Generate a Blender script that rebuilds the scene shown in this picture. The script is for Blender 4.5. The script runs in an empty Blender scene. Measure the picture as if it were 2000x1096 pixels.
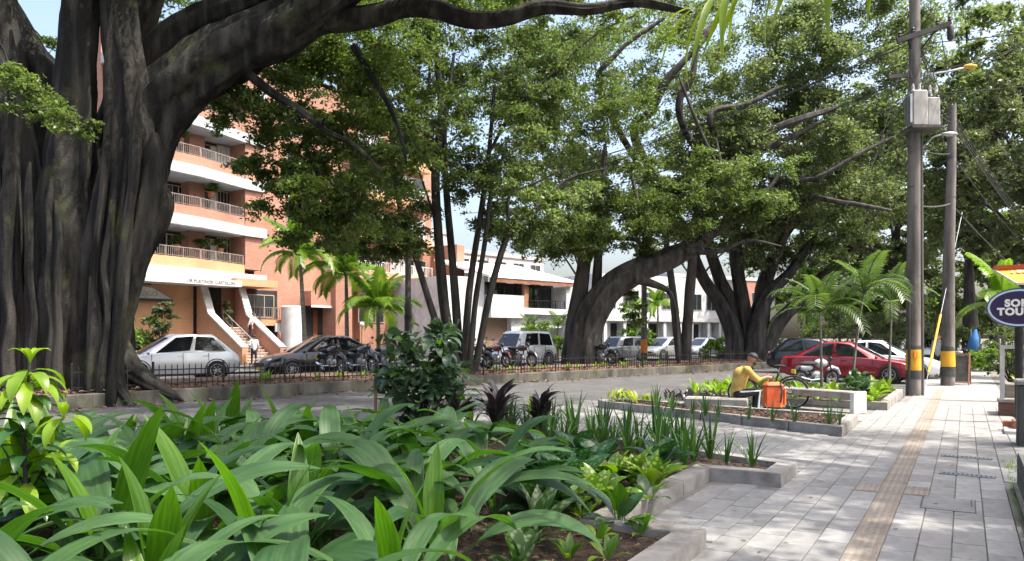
import bpy, bmesh, math, random
import numpy as np
from mathutils import Vector, Matrix, noise as mnoise
R = math.radians
sc = bpy.context.scene
COL = sc.collection
random.seed(7)
rng = np.random.default_rng(7)

# ------------------------------------------------------------------ camera
CAMH = 1.55
F = 1500.0                      # focal length in pixels of the 2000 px wide picture
HU, HV = 1000.0, 660.0          # principal column and horizon row
cam = bpy.data.cameras.new('camera'); camo = bpy.data.objects.new('camera', cam); COL.objects.link(camo)
cam.sensor_fit = 'HORIZONTAL'; cam.sensor_width = 36.0; cam.lens = 36.0 * F / 2000.0
cam.shift_y = (HV - 548.0) / 2000.0
cam.clip_start = 0.05; cam.clip_end = 3000
camo.location = (0, 0, CAMH); camo.rotation_euler = (R(90), 0, 0)
sc.camera = camo

# ------------------------------------------------------------------ sky, sun, exposure
SUN = Vector((0.80, -0.27, 1.62)).normalized()
elev = math.asin(SUN.z); azim = math.atan2(SUN.x, SUN.y)
w = bpy.data.worlds.new('World'); sc.world = w; w.use_nodes = True
nt = w.node_tree; nt.nodes.clear()
wo = nt.nodes.new('ShaderNodeOutputWorld'); bg = nt.nodes.new('ShaderNodeBackground'); sk = nt.nodes.new('ShaderNodeTexSky')
sk.sky_type = 'NISHITA'; sk.sun_disc = False; sk.sun_elevation = elev; sk.sun_rotation = azim
sk.dust_density = 6.0; sk.air_density = 1.0; sk.ozone_density = 0.5
bg.inputs['Strength'].default_value = 0.15
nt.links.new(sk.outputs[0], bg.inputs[0]); nt.links.new(bg.outputs[0], wo.inputs[0])
sl = bpy.data.lights.new('sun', 'SUN'); so = bpy.data.objects.new('sun', sl); COL.objects.link(so)
sl.energy = 2.7; sl.angle = R(0.53); sl.color = (1.0, 0.95, 0.87)
so.rotation_euler = SUN.to_track_quat('Z', 'Y').to_euler(); so.location = (10, -5, 30)
vs = sc.view_settings
vs.view_transform = 'Standard'; vs.look = 'None'; vs.gamma = 1.0; vs.use_curve_mapping = False
vs.exposure = 1.55
sc.render.engine = 'CYCLES'
sc.cycles.max_bounces = 7; sc.cycles.diffuse_bounces = 3; sc.cycles.transmission_bounces = 4
sc.cycles.transparent_max_bounces = 6; sc.cycles.glossy_bounces = 2
sc.cycles.use_denoising = True
sc.cycles.sample_clamp_indirect = 6.0

# ------------------------------------------------------------------ coordinates
def P(u, v, d):                 # a point seen at (u, v) that stands d metres away
    return Vector(((u - HU) / F * d, d, CAMH + (HV - v) / F * d))
def G(u, v, z=0.0):             # the point of the level z seen at (u, v)
    d = (CAMH - z) * F / (v - HV)
    return Vector(((u - HU) / F * d, d, z))
SA = math.atan2(885.0, F)
SV = Vector((math.sin(SA), math.cos(SA), 0)); NV = Vector((math.cos(SA), -math.sin(SA), 0))
def SN(s, n, z=0.0):            # sidewalk frame: s along the pavement, n to the right of it
    return SV * s + NV * n + Vector((0, 0, z))
S_ROT = math.atan2(SV.y, SV.x)  # turn so that local x runs along the pavement

# ------------------------------------------------------------------ scene helpers
def tag(o, label=None, cat=None, group=None, kind=None):
    if label: o['label'] = label
    if cat: o['category'] = cat
    if group: o['group'] = group
    if kind: o['kind'] = kind
    return o
def thing(name, label, cat, loc=(0, 0, 0), rz=0.0, group=None):
    o = bpy.data.objects.new(name, None); COL.objects.link(o)
    o.empty_display_size = 0.2
    o.location = loc; o.rotation_euler = (0, 0, rz)
    return tag(o, label, cat, group)
def inst(name, me, parent=None, loc=(0, 0, 0), rot=(0, 0, 0), scale=(1, 1, 1), mat=None):
    o = bpy.data.objects.new(name, me); COL.objects.link(o)
    if parent is not None: o.parent = parent
    o.location = loc; o.rotation_euler = rot; o.scale = scale
    return o
def copy_tree(o, parent=None):
    c = o.copy(); COL.objects.link(c); c.parent = parent
    for ch in list(o.children): copy_tree(ch, c)
    return c

class MB:
    """collects shapes, builds ONE mesh object"""
    def __init__(s): s.v = []; s.f = []
    def add(s, vs, fs):
        k = len(s.v); s.v += [tuple(p) for p in vs]; s.f += [tuple(i + k for i in f) for f in fs]
        return s
    def box(s, x0, x1, y0, y1, z0, z1, b=0.0):
        if b > 0:
            xs = (x0, x1); vs = []
            def ring(z, i): return [(x0+i, y0+i*0, z), (x1-i, y0, z), (x1, y0+i, z), (x1, y1-i, z), (x1-i, y1, z), (x0+i, y1, z), (x0, y1-i, z), (x0, y0+i, z)]
            r0 = ring(z0, b); r1 = ring(z1-b, b)
            t = [(x0+b, y0+b, z1), (x1-b, y0+b, z1), (x1-b, y0+b, z1), (x1-b, y1-b, z1), (x1-b, y1-b, z1), (x0+b, y1-b, z1), (x0+b, y1-b, z1), (x0+b, y0+b, z1)]
            top = [(x0+b, y0+b, z1), (x1-b, y0+b, z1), (x1-b, y1-b, z1), (x0+b, y1-b, z1)]
            fs = [(i, (i+1) % 8, 8+(i+1) % 8, 8+i) for i in range(8)]
            m = [0, 1, 1, 2, 2, 3, 3, 0]
            for i in range(8):
                a, c = 16+m[i], 16+m[(i+1) % 8]
                fs.append((8+i, 8+(i+1) % 8, c) if a == c else (8+i, 8+(i+1) % 8, c, a))
            fs.append((16, 17, 18, 19)); fs.append(tuple(range(7, -1, -1)))
            return s.add(r0 + r1 + top, fs)
        vs = [(x0,y0,z0),(x1,y0,z0),(x1,y1,z0),(x0,y1,z0),(x0,y0,z1),(x1,y0,z1),(x1,y1,z1),(x0,y1,z1)]
        return s.add(vs, [(3,2,1,0),(4,5,6,7),(0,1,5,4),(1,2,6,5),(2,3,7,6),(3,0,4,7)])
    def bar(s, a, b, wx, wz=None):              # square bar between two points
        a = Vector(a); b = Vector(b); wz = wz or wx
        t = (b - a).normalized(); up = Vector((0, 0, 1)) if abs(t.z) < 0.95 else Vector((1, 0, 0))
        x = t.cross(up).normalized(); y = x.cross(t).normalized(); x *= wx / 2; y *= wz / 2
        vs = [a-x-y, a+x-y, a+x+y, a-x+y, b-x-y, b+x-y, b+x+y, b-x+y]
        return s.add(vs, [(3,2,1,0),(4,5,6,7),(0,1,5,4),(1,2,6,5),(2,3,7,6),(3,0,4,7)])
    def tube(s, pts, rad, n=8, flute=None, cap=True):
        pts = [Vector(p) for p in pts]
        if not hasattr(rad, '__len__'): rad = [rad] * len(pts)
        k0 = len(s.v); x = None
        for i, p in enumerate(pts):
            t = (pts[min(i+1, len(pts)-1)] - pts[max(i-1, 0)])
            t = t.normalized() if t.length > 1e-9 else Vector((0, 0, 1))
            if x is None:
                up = Vector((0, 1, 0)) if abs(t.y) < 0.9 else Vector((1, 0, 0))
                x = t.cross(up).normalized()
            x = (x - t * x.dot(t)).normalized(); y = t.cross(x)
            for j in range(n):
                a = 2 * math.pi * j / n
                r = rad[i] * (flute(a, i, p) if flute else 1.0)
                s.v.append(tuple(p + x * (math.cos(a) * r) + y * (math.sin(a) * r)))
        for i in range(len(pts)-1):
            for j in range(n):
                a = k0 + i*n + j; b = k0 + i*n + (j+1) % n
                s.f.append((a, b, b+n, a+n))
        if cap:
            s.f.append(tuple(k0 + j for j in range(n-1, -1, -1)))
            s.f.append(tuple(k0 + (len(pts)-1)*n + j for j in range(n)))
        return s
    def lathe(s, prof, n=16, c=(0, 0, 0), axis='z'):   # prof: (radius, height)
        k0 = len(s.v)
        for r, h in prof:
            for j in range(n):
                a = 2*math.pi*j/n; p = (math.cos(a)*r, math.sin(a)*r, h)
                if axis == 'y': p = (p[0], p[2], p[1])
                if axis == 'x': p = (p[2], p[0], p[1])
                s.v.append((p[0]+c[0], p[1]+c[1], p[2]+c[2]))
        for i in range(len(prof)-1):
            for j in range(n):
                a = k0+i*n+j; b = k0+i*n+(j+1) % n
                s.f.append((a, b, b+n, a+n))
        s.f.append(tuple(k0+j for j in range(n-1, -1, -1))); s.f.append(tuple(k0+(len(prof)-1)*n+j for j in range(n)))
        return s
    def ball(s, c, r, n=10, m=7, sq=(1, 1, 1)):
        c = Vector(c); prof = []
        k0 = len(s.v)
        for i in range(m+1):
            th = math.pi * i / m
            for j in range(n):
                a = 2*math.pi*j/n
                s.v.append((c.x+r*sq[0]*math.sin(th)*math.cos(a), c.y+r*sq[1]*math.sin(th)*math.sin(a), c.z-r*sq[2]*math.cos(th)))
        for i in range(m):
            for j in range(n):
                a = k0+i*n+j; b = k0+i*n+(j+1) % n
                s.f.append((a, b, b+n, a+n))
        return s
    def prism(s, poly, z0, z1):                 # poly in xy, counter-clockwise
        n = len(poly)
        vs = [(p[0], p[1], z0) for p in poly] + [(p[0], p[1], z1) for p in poly]
        fs = [(i, (i+1) % n, n+(i+1) % n, n+i) for i in range(n)] + [tuple(range(n-1, -1, -1)), tuple(range(n, 2*n))]
        return s.add(vs, fs)
    def extr(s, poly, d):                       # planar 3-D polygon given thickness vector d
        d = Vector(d); n = len(poly); poly = [Vector(p) for p in poly]
        vs = poly + [p + d for p in poly]
        fs = [(i, (i+1) % n, n+(i+1) % n, n+i) for i in range(n)] + [tuple(range(n-1, -1, -1)), tuple(range(n, 2*n))]
        return s.add(vs, fs)
    def mesh(s, name, mat, smooth=False, angle=40):
        me = bpy.data.meshes.new(name); me.from_pydata(s.v, [], s.f); me.validate()
        bm = bmesh.new(); bm.from_mesh(me); bmesh.ops.recalc_face_normals(bm, faces=bm.faces); bm.to_mesh(me); bm.free()
        if mat is not None: me.materials.append(mat)
        if smooth:
            me.polygons.foreach_set('use_smooth', [True] * len(me.polygons))
            try: me.set_sharp_from_angle(angle=R(angle))
            except Exception: pass
        me.update(); return me
    def build(s, name, mat, parent=None, smooth=False, loc=(0, 0, 0), rot=(0, 0, 0), angle=40):
        return inst(name, s.mesh(name, mat, smooth, angle), parent, loc, rot)

# ------------------------------------------------------------------ materials
def ramp2(nt, fac, stops):
    r = nt.nodes.new('ShaderNodeValToRGB'); e = r.color_ramp.elements
    while len(e) < len(stops): e.new(0.5)
    for el, (p, c) in zip(e, stops): el.position = p; el.color = (c[0], c[1], c[2], 1)
    nt.links.new(fac, r.inputs[0]); return r.outputs[0]
def newmat(name):
    m = bpy.data.materials.new(name); m.use_nodes = True
    nt = m.node_tree; nt.nodes.clear()
    out = nt.nodes.new('ShaderNodeOutputMaterial'); b = nt.nodes.new('ShaderNodeBsdfPrincipled')
    nt.links.new(b.outputs[0], out.inputs[0])
    return m, nt, b, out
def mixc(nt, fac, a, b, mode='MIX'):
    n = nt.nodes.new('ShaderNodeMix'); n.data_type = 'RGBA'; n.blend_type = mode
    for sock, val in ((n.inputs[0], fac), (n.inputs[6], a), (n.inputs[7], b)):
        if hasattr(val, 'is_linked') or isinstance(val, bpy.types.NodeSocket): nt.links.new(val, sock)
        elif isinstance(val, (int, float)): sock.default_value = val
        else: sock.default_value = (val[0], val[1], val[2], 1)
    return n.outputs[2]
def noisen(nt, scale, detail=4, rough=0.55, vec=None, stretch=None):
    tc = nt.nodes.new('ShaderNodeTexCoord'); v = tc.outputs['Object'] if vec is None else vec
    if stretch:
        mp = nt.nodes.new('ShaderNodeMapping'); mp.inputs['Scale'].default_value = stretch
        nt.links.new(v, mp.inputs[0]); v = mp.outputs[0]
    n = nt.nodes.new('ShaderNodeTexNoise'); n.inputs['Scale'].default_value = scale
    n.inputs['Detail'].default_value = detail; n.inputs['Roughness'].default_value = rough
    nt.links.new(v, n.inputs['Vector']); return n.outputs['Fac']
def bumpn(nt, b, h, strength, dist=0.02):
    bp = nt.nodes.new('ShaderNodeBump'); bp.inputs['Strength'].default_value = strength; bp.inputs['Distance'].default_value = dist
    nt.links.new(h, bp.inputs['Height']); nt.links.new(bp.outputs[0], b.inputs['Normal'])
def mat(name, c1, c2=None, rough=0.7, scale=3.0, detail=5, bump=0.0, bscale=40, metal=0.0, spec=0.4, orand=0.0, stretch=None, lo=0.35, hi=0.65, dirt=None, coat=0.0):
    m, nt, b, out = newmat(name)
    if c2 is None: c2 = tuple(min(1, x * 1.3) for x in c1); c1 = tuple(x * 0.78 for x in c1)
    f = noisen(nt, scale, detail, stretch=stretch)
    col = ramp2(nt, f, [(lo, c1), (hi, c2)])
    if dirt:
        f2 = noisen(nt, dirt[1], 6, 0.65)
        fac = ramp2(nt, f2, [(dirt[2], (0, 0, 0)), (dirt[3], (1, 1, 1))])
        col = mixc(nt, fac, col, dirt[0])
    if orand:
        oi = nt.nodes.new('ShaderNodeObjectInfo'); mr = nt.nodes.new('ShaderNodeMapRange')
        mr.inputs[3].default_value = 1 - orand; mr.inputs[4].default_value = 1 + orand
        nt.links.new(oi.outputs['Random'], mr.inputs[0])
        col = mixc(nt, 1.0, col, mr.outputs[0], 'MULTIPLY')
    nt.links.new(col, b.inputs['Base Color'])
    b.inputs['Roughness'].default_value = rough; b.inputs['Metallic'].default_value = metal
    b.inputs['Specular IOR Level'].default_value = spec
    if coat: b.inputs['Coat Weight'].default_value = coat; b.inputs['Coat Roughness'].default_value = 0.08
    if bump: bumpn(nt, b, noisen(nt, bscale, 5), bump)
    return m
def leafmat(name, c_dark, c_light, trans=0.4, rough=0.4, tcol=None, attr=True, spec=0.5, scale=1.2, vein=None, orand=False):
    m, nt, b, out = newmat(name)
    f = noisen(nt, scale, 3)
    if attr:
        at = nt.nodes.new('ShaderNodeAttribute'); at.attribute_name = 'rnd'
        mx = nt.nodes.new('ShaderNodeMath'); mx.operation = 'MULTIPLY_ADD'
        nt.links.new(at.outputs['Fac'], mx.inputs[0]); mx.inputs[1].default_value = 0.6
        nt.links.new(f, mx.inputs[2]); f = mx.outputs[0]; lo, hi = 0.35, 1.15
    elif orand:
        oi = nt.nodes.new('ShaderNodeObjectInfo')
        mx = nt.nodes.new('ShaderNodeMath'); mx.operation = 'MULTIPLY_ADD'
        nt.links.new(oi.outputs['Random'], mx.inputs[0]); mx.inputs[1].default_value = 0.6
        nt.links.new(f, mx.inputs[2]); f = mx.outputs[0]; lo, hi = 0.35, 1.15
    else: lo, hi = 0.3, 0.7
    col = ramp2(nt, f, [(lo, c_dark), (hi, c_light)])
    if vein: col = vein(nt, col)
    nt.links.new(col, b.inputs['Base Color']); b.inputs['Roughness'].default_value = rough
    b.inputs['Specular IOR Level'].default_value = spec
    t = nt.nodes.new('ShaderNodeBsdfTranslucent')
    k = tcol or (1.35, 1.55, 0.75)
    nt.links.new(mixc(nt, 1.0, col, k, 'MULTIPLY'), t.inputs[0])
    ms = nt.nodes.new('ShaderNodeMixShader'); ms.inputs[0].default_value = trans
    nt.links.new(b.outputs[0], ms.inputs[1]); nt.links.new(t.outputs[0], ms.inputs[2]); nt.links.new(ms.outputs[0], out.inputs[0])
    return m
def flat(name, c, rough=0.5, metal=0.0, spec=0.5, coat=0.0):
    m, nt, b, out = newmat(name)
    b.inputs['Base Color'].default_value = (c[0], c[1], c[2], 1); b.inputs['Roughness'].default_value = rough
    b.inputs['Metallic'].default_value = metal; b.inputs['Specular IOR Level'].default_value = spec
    if coat: b.inputs['Coat Weight'].default_value = coat; b.inputs['Coat Roughness'].default_value = 0.06
    return m
def brickmat(name, c1, c2, mortar, sx=1.0, lift=0.0):
    m, nt, b, out = newmat(name)
    tc = nt.nodes.new('ShaderNodeTexCoord'); sp = nt.nodes.new('ShaderNodeSeparateXYZ'); cb = nt.nodes.new('ShaderNodeCombineXYZ')
    ad = nt.nodes.new('ShaderNodeMath'); ad.operation = 'ADD'
    nt.links.new(tc.outputs['Object'], sp.inputs[0]); nt.links.new(sp.outputs[0], ad.inputs[0]); nt.links.new(sp.outputs[1], ad.inputs[1])
    nt.links.new(ad.outputs[0], cb.inputs[0]); nt.links.new(sp.outputs[2], cb.inputs[1])
    br = nt.nodes.new('ShaderNodeTexBrick'); br.inputs['Scale'].default_value = 1.0
    br.inputs['Brick Width'].default_value = 0.26*sx; br.inputs['Row Height'].default_value = 0.08*sx; br.inputs['Mortar Size'].default_value = 0.008*sx
    br.inputs['Color1'].default_value = (*c1, 1); br.inputs['Color2'].default_value = (*c2, 1); br.inputs['Mortar'].default_value = (*mortar, 1)
    nt.links.new(cb.outputs[0], br.inputs['Vector'])
    f = noisen(nt, 0.5, 5); k = ramp2(nt, f, [(0.3, (0.78, 0.78, 0.78)), (0.7, (1.12, 1.12, 1.12))])
    nt.links.new(mixc(nt, 1.0, br.outputs[0], k, 'MULTIPLY'), b.inputs['Base Color'])
    b.inputs['Roughness'].default_value = 0.85
    bumpn(nt, b, br.outputs['Fac'], -0.3, 0.01)
    return m

MT = {}
MT['asphalt'] = mat('asphalt', (0.062, 0.062, 0.063), (0.105, 0.104, 0.102), 0.85, 1.2, 6, 0.5, 220)
MT['ground'] = mat('ground_soil', (0.10, 0.09, 0.075), (0.18, 0.17, 0.15), 0.95, 0.8)
MT['paver'] = mat('paver', (0.205, 0.199, 0.190), (0.288, 0.280, 0.267), 0.8, 6, 6, 0.25, 160, orand=0.17, dirt=((0.12, 0.115, 0.105), 1.9, 0.5, 0.80))
MT['mortar'] = mat('paving_bed', (0.14, 0.135, 0.125), (0.21, 0.205, 0.19), 0.9, 5, bump=0.3, bscale=90)
MT['paverfar'] = mat('paving_far', (0.20, 0.196, 0.19), (0.25, 0.246, 0.238), 0.85, 2.5, bump=0.2)
MT['tactile'] = mat('tactile_tile', (0.23, 0.195, 0.158), (0.305, 0.262, 0.215), 0.8, 8, 5, 0.3, 120, orand=0.16, dirt=((0.19, 0.14, 0.105), 2.5, 0.5, 0.8))
MT['concrete'] = mat('concrete', (0.22, 0.205, 0.185), (0.33, 0.31, 0.285), 0.85, 3.5, 7, 0.3, 60, dirt=((0.10, 0.085, 0.068), 2.1, 0.46, 0.72))
MT['concrete_white'] = mat('concrete_white', (0.40, 0.385, 0.36), (0.54, 0.52, 0.49), 0.8, 3, 6, 0.2, 60)
MT['kerbmossy'] = mat('kerb_mossy', (0.038, 0.036, 0.032), (0.125, 0.118, 0.10), 0.9, 2.2, 7, 0.4, 40, stretch=(1, 1, 0.5), dirt=((0.13, 0.14, 0.06), 0.9, 0.55, 0.75))
MT['soil'] = mat('soil', (0.018, 0.011, 0.007), (0.07, 0.042, 0.028), 0.95, 22, 6, 0.9, 60)
MT['litter'] = mat('leaf_litter', (0.09, 0.05, 0.03), (0.22, 0.13, 0.085), 0.95, 6, 7, 0.9, 40)
MT['bark'] = mat('bark', (0.005, 0.0046, 0.0042), (0.075, 0.068, 0.057), 0.9, 3.0, 9, 1.0, 20, stretch=(1, 1, 0.13), lo=.44, hi=.78, dirt=((0.07, 0.075, 0.03), 0.8, 0.56, 0.78))
MT['barkdark'] = mat('bark_dark', (0.018, 0.016, 0.014), (0.075, 0.068, 0.06), 0.9, 4.0, 8, 0.6, 30, stretch=(1, 1, 0.2))
MT['palmtrunk'] = mat('palm_trunk', (0.12, 0.105, 0.085), (0.22, 0.20, 0.165), 0.9, 5, 5, 0.4, 20, stretch=(0.4, 0.4, 4))
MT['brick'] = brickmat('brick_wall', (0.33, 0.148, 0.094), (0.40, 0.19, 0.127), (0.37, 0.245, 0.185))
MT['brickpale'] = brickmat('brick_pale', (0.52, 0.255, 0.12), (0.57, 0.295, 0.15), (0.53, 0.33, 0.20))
MT['white'] = mat('white_paint', (0.52, 0.525, 0.52), (0.68, 0.685, 0.68), 0.7, 1.5, stretch=(1, 1, .4), dirt=((0.36, 0.355, 0.33), 1.2, 0.5, 0.85))
MT['greywall'] = mat('grey_render', (0.42, 0.42, 0.42), (0.58, 0.58, 0.57), 0.8, 1.2)
MT['dark'] = mat('opening_shade', (0.012, 0.012, 0.013), (0.03, 0.028, 0.027), 0.8, 2)  # flat dark colour painting the shade inside recesses and doorways
MT['glass'] = flat('window_glass', (0.02, 0.025, 0.03), 0.06, 0, 0.8)
MT['glasscar'] = flat('car_glass', (0.012, 0.014, 0.017), 0.04, 0, 0.9)
MT['curtain'] = mat('curtain', (0.5, 0.52, 0.52), (0.68, 0.70, 0.70), 0.8, 4, stretch=(6, 6, 0.3))
MT['frame'] = flat('window_frame', (0.42, 0.36, 0.28), 0.5)
MT['slab'] = mat('slab_paint', (0.36, 0.38, 0.40), (0.50, 0.525, 0.55), 0.7, 1.2, stretch=(1, 1, .4), dirt=((0.25, 0.25, 0.24), 1.4, 0.5, 0.85))
MT['railing'] = mat('railing_paint', (0.17, 0.14, 0.12), (0.25, 0.215, 0.19), 0.5, 4)
MT['blackmetal'] = mat('black_metal', (0.012, 0.012, 0.013), (0.03, 0.03, 0.03), 0.5, 8, metal=0.3)
MT['greymetal'] = mat('grey_metal', (0.30, 0.31, 0.32), (0.45, 0.46, 0.46), 0.4, 6, metal=0.7)
MT['chrome'] = flat('chrome', (0.75, 0.76, 0.78), 0.15, 1.0)
MT['rubber'] = mat('rubber', (0.012, 0.012, 0.012), (0.028, 0.027, 0.026), 0.85, 10)
MT['orangepaint'] = mat('orange_paint', (0.55, 0.16, 0.02), (0.7, 0.24, 0.03), 0.6, 5)
MT['polewood'] = mat('pole_concrete', (0.075, 0.068, 0.062), (0.23, 0.205, 0.185), 0.9, 3.5, 8, 0.5, 40, stretch=(1, 1, 0.10), dirt=((0.05, 0.045, 0.04), 1.2, 0.52, 0.75))
MT['poledark'] = mat('pole_conduit', (0.04, 0.038, 0.035), (0.09, 0.085, 0.08), 0.7, 3, stretch=(1, 1, 0.2))
MT['yellow'] = mat('yellow_paint', (0.60, 0.30, 0.02), (0.75, 0.40, 0.03), 0.6, 4, dirt=((0.4, 0.15, 0.05), 2.5, 0.6, 0.75))
MT['blackpaint'] = mat('black_paint', (0.03, 0.032, 0.03), (0.07, 0.07, 0.065), 0.6, 5)
MT['wood'] = mat('wood', (0.25, 0.12, 0.06), (0.38, 0.20, 0.11), 0.6, 3, stretch=(1, 8, 1))

# ================================================================== THE SETTING
RZ = -0.06                                        # road level (pavement is 0)
o = MB().box(-900, 900, -300, 1500, -0.5, -0.14).build('ground', MT['ground']); tag(o, 'bare soil ground reaching to the horizon', kind='structure')
o = MB().add([(-70, -25, RZ), (140, -25, RZ), (140, 190, RZ), (-70, 190, RZ)], [(0, 1, 2, 3)]).build('road', MT['asphalt'])
tag(o, 'grey asphalt street dappled with tree shade', kind='structure')

def inside(p, poly):
    c = False; n = len(poly); j = n - 1
    for i in range(n):
        a, b = poly[i], poly[j]
        if (a[1] > p[1]) != (b[1] > p[1]) and p[0] < (b[0]-a[0])*(p[1]-a[1])/(b[1]-a[1]) + a[0]: c = not c
        j = i
    return c
def inset(poly, w):
    n = len(poly); area = sum(poly[i][0]*poly[(i+1) % n][1]-poly[(i+1) % n][0]*poly[i][1] for i in range(n))
    sg = 1 if area > 0 else -1; lines = []
    for i in range(n):
        a = Vector(poly[i]); b = Vector(poly[(i+1) % n]); t = (b-a).normalized(); nn = Vector((-t.y, t.x))*sg
        lines.append((a+nn*w, t))
    out = []
    for i in range(n):
        (p, t), (q, r) = lines[i-1], lines[i]
        den = t.x*r.y - t.y*r.x
        if abs(den) < 1e-6: out.append((q.x, q.y)); continue
        k = ((q.x-p.x)*r.y - (q.y-p.y)*r.x)/den
        out.append((p.x+t.x*k, p.y+t.y*k))
    return out

PL1 = [(-2.0, -1.65), (5.63, -1.65), (5.63, -2.40), (8.30, -2.40), (8.30, -1.65), (9.20, -1.65), (11.3, -7.0), (9.4, -8.6), (-2.0, -8.6)]
PL2 = [(13.06, -1.67), (15.35, -1.70), (15.75, -3.6), (16.2, -5.2), (16.65, -6.5), (16.5, -7.0), (16.05, -7.2), (15.75, -7.0)]
PL3 = [(18.2, -1.43), (23.3, -1.43), (23.6, -5.6), (18.9, -6.2)]
def to_xy(poly): return [tuple((SV*p[0]+NV*p[1]).to_2d()) for p in poly]

# ---- pavement sheet with individually laid pavers
base = [(-4, 0.36), (-4, -1.66), (2.0, -1.66), (2.0, -7.9), (9, -9.2), (13, -9.0), (17.5, -8.2), (18.6, -6.0), (19.0, -1.4), (75, -1.2), (75, 0.9), (9.6, 0.9), (9.4, 0.36)]
sw = MB().prism(to_xy(base), -0.10, -0.012).build('sidewalk', MT['mortar']); tag(sw, 'pale grey paved sidewalk with a tan tactile strip', kind='structure')
CW = 0.2235; TL = 0.447
def frame_uv(p): return HU + F*p.x/p.y, HV + F*(CAMH-p.z)/p.y
tiles = []; tact = []
tact_rows = {}
for k in range(-28, 11):
    n0 = -1.652 + k*CW; nc = n0 + CW/2
    if k == 4:
        for i in range(int(26/CW)): tact.append((4.2 + (i+.5)*CW, nc))
        continue
    off = (k % 2) * TL/2
    for i in range(8, 46):
        s = i*TL + off
        if s < 3.2 or (k < 0 and s > 17.0) or (k > 8 and s < 9.8): continue
        p = SN(s, nc)
        if p.y < 4.6: continue
        if k < 0 and (any(inside((s+dx, nc+dn), inset(pl, 0.05)) for pl in (PL1, PL2) for dx in (-.2, .2) for dn in (-.1, .1)) or not inside((s, nc), base)): continue
        u, v = frame_uv(p)
        if u < 700 or u > 2100 or v > 1135: continue
        tiles.append((p.length, s, nc))
tiles.sort()
tmesh = [MB().box(-TL/2+.005, TL/2-.005, -CW/2+.004, CW/2-.004, -0.03, dz, 0.004).mesh('paver', MT['paver']) for dz in (0.0, 0.0012, -0.0012)]
junc = [(G(1668, 948), -1), (G(1792, 958), 1), (G(1753, 853), -1)]
jl = []
for g, sd in junc:
    s = g.dot(SV); nn = -0.758 - CW/2 if sd < 0 else -0.5345 + CW/2
    jl.append((s, nn))
for d, s, nc in tiles[:300]:
    if any(abs(s-a) < 0.2 and abs(nc-b) < 0.1 for a, b in jl):
        continue
    inst('paver', random.choice(tmesh), sw, SN(s, nc), (0, 0, S_ROT + random.uniform(-.006, .006)))
far = MB()
for d, s, nc in tiles[300:]:
    c = SN(s, nc); hx = SV*(TL/2-.006); hy = NV*(CW/2-.005); z = Vector((0, 0, random.uniform(-.001, .001)))
    far.add([c-hx-hy+z, c+hx-hy+z, c+hx+hy+z, c-hx+hy+z] + [q+Vector((0, 0, -.03)) for q in (c-hx-hy, c+hx-hy, c+hx+hy, c-hx+hy)],
            [(0, 1, 2, 3), (0, 1, 5, 4), (1, 2, 6, 5), (2, 3, 7, 6), (3, 0, 4, 7)])
o = far.build('far_pavers', MT['paver'], sw); tag(o, kind='stuff')
o = MB().prism(to_xy([(20.4, 0.89), (20.4, -1.2), (74, -1.1), (74, 0.89)]), -0.03, -0.002).build('far_paving_sheet', MT['paverfar'], sw)
def tactile_mesh():
    m = MB(); h = CW/2-.003; m.box(-h, h, -h, h, -0.03, -0.001, 0.003)
    for i in range(4):
        for j in range(4):
            x = -h + (i+.5)*2*h/4; y = -h + (j+.5)*2*h/4; a, b = .017, .011
            m.add([(x-a, y-a, -.001), (x+a, y-a, -.001), (x+a, y+a, -.001), (x-a, y+a, -.001), (x-b, y-b, .005), (x+b, y-b, .005), (x+b, y+b, .005), (x-b, y+b, .005)],
                  [(4, 5, 6, 7), (0, 1, 5, 4), (1, 2, 6, 5), (2, 3, 7, 6), (3, 0, 4, 7)])
    return m.mesh('tactile_tile', MT['tactile'])
tmm = tactile_mesh()
for s, nc in tact[:100]: inst('tactile_tile', tmm, sw, SN(s, nc), (0, 0, S_ROT))
for s, nn in jl:
    for q in (-CW/2, CW/2): inst('tactile_tile', tmm, sw, SN(s+q, nn), (0, 0, S_ROT))

# drain grates and inspection cover lying in the pavement
def grate(u0, v0, u1, v1, lab):
    a = G(u0, v0); b = G(u1, v1); L = (b-a).length; c = (a+b)/2
    t = thing('drain_grate', lab, 'drain', c + Vector((0, 0, .001)), math.atan2((b-a).y, (b-a).x), 'drain grates in the pavement')
    MB().box(-L/2, L/2, -.06, .06, -.01, .003).build('tray', MT['blackmetal'], t)
    fr = MB()
    for y in (-.055, .055): fr.box(-L/2, L/2, y-.007, y+.007, .003, .010)
    fr.build('frame', MT['greymetal'], t)
    n = int(L/.045); me = MB().box(-.009, .009, -.048, .048, .003, .009).mesh('bar', MT['greymetal'])
    for i in range(n): inst('bar', me, t, (-L/2+(i+.5)*L/n, 0, 0))
grate(1838, 890, 1938, 898, 'narrow metal drain grate in the pavement, the farther of two')
grate(1835, 924, 1945, 934, 'narrow metal drain grate in the pavement, the nearer of two')
c = G(1852, 985); t = thing('inspection_cover', 'square concrete inspection cover with lifting slot set in the pavement', 'cover', c+Vector((0, 0, .001)), S_ROT)
MB().box(-.30, .30, -.21, .21, -.01, .004, .002).build('lid', MT['paver'], t)
MB().box(-.02, .28, -.195, -.18, .004, .006).build('slot', MT['blackpaint'], t)
MB().lathe([(.018, .004), (.018, .006)], 10, (-.05, .10, 0)).build('lifting_hole', MT['blackpaint'], t)
fr = MB(); fr.box(-.312, .312, .212, .222, -.01, .002).box(-.312, .312, -.222, -.212, -.01, .002).box(-.312, -.302, -.212, .212, -.01, .002).box(.302, .312, -.212, .212, -.01, .002)
fr.build('rim', MT['blackpaint'], t)

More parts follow.
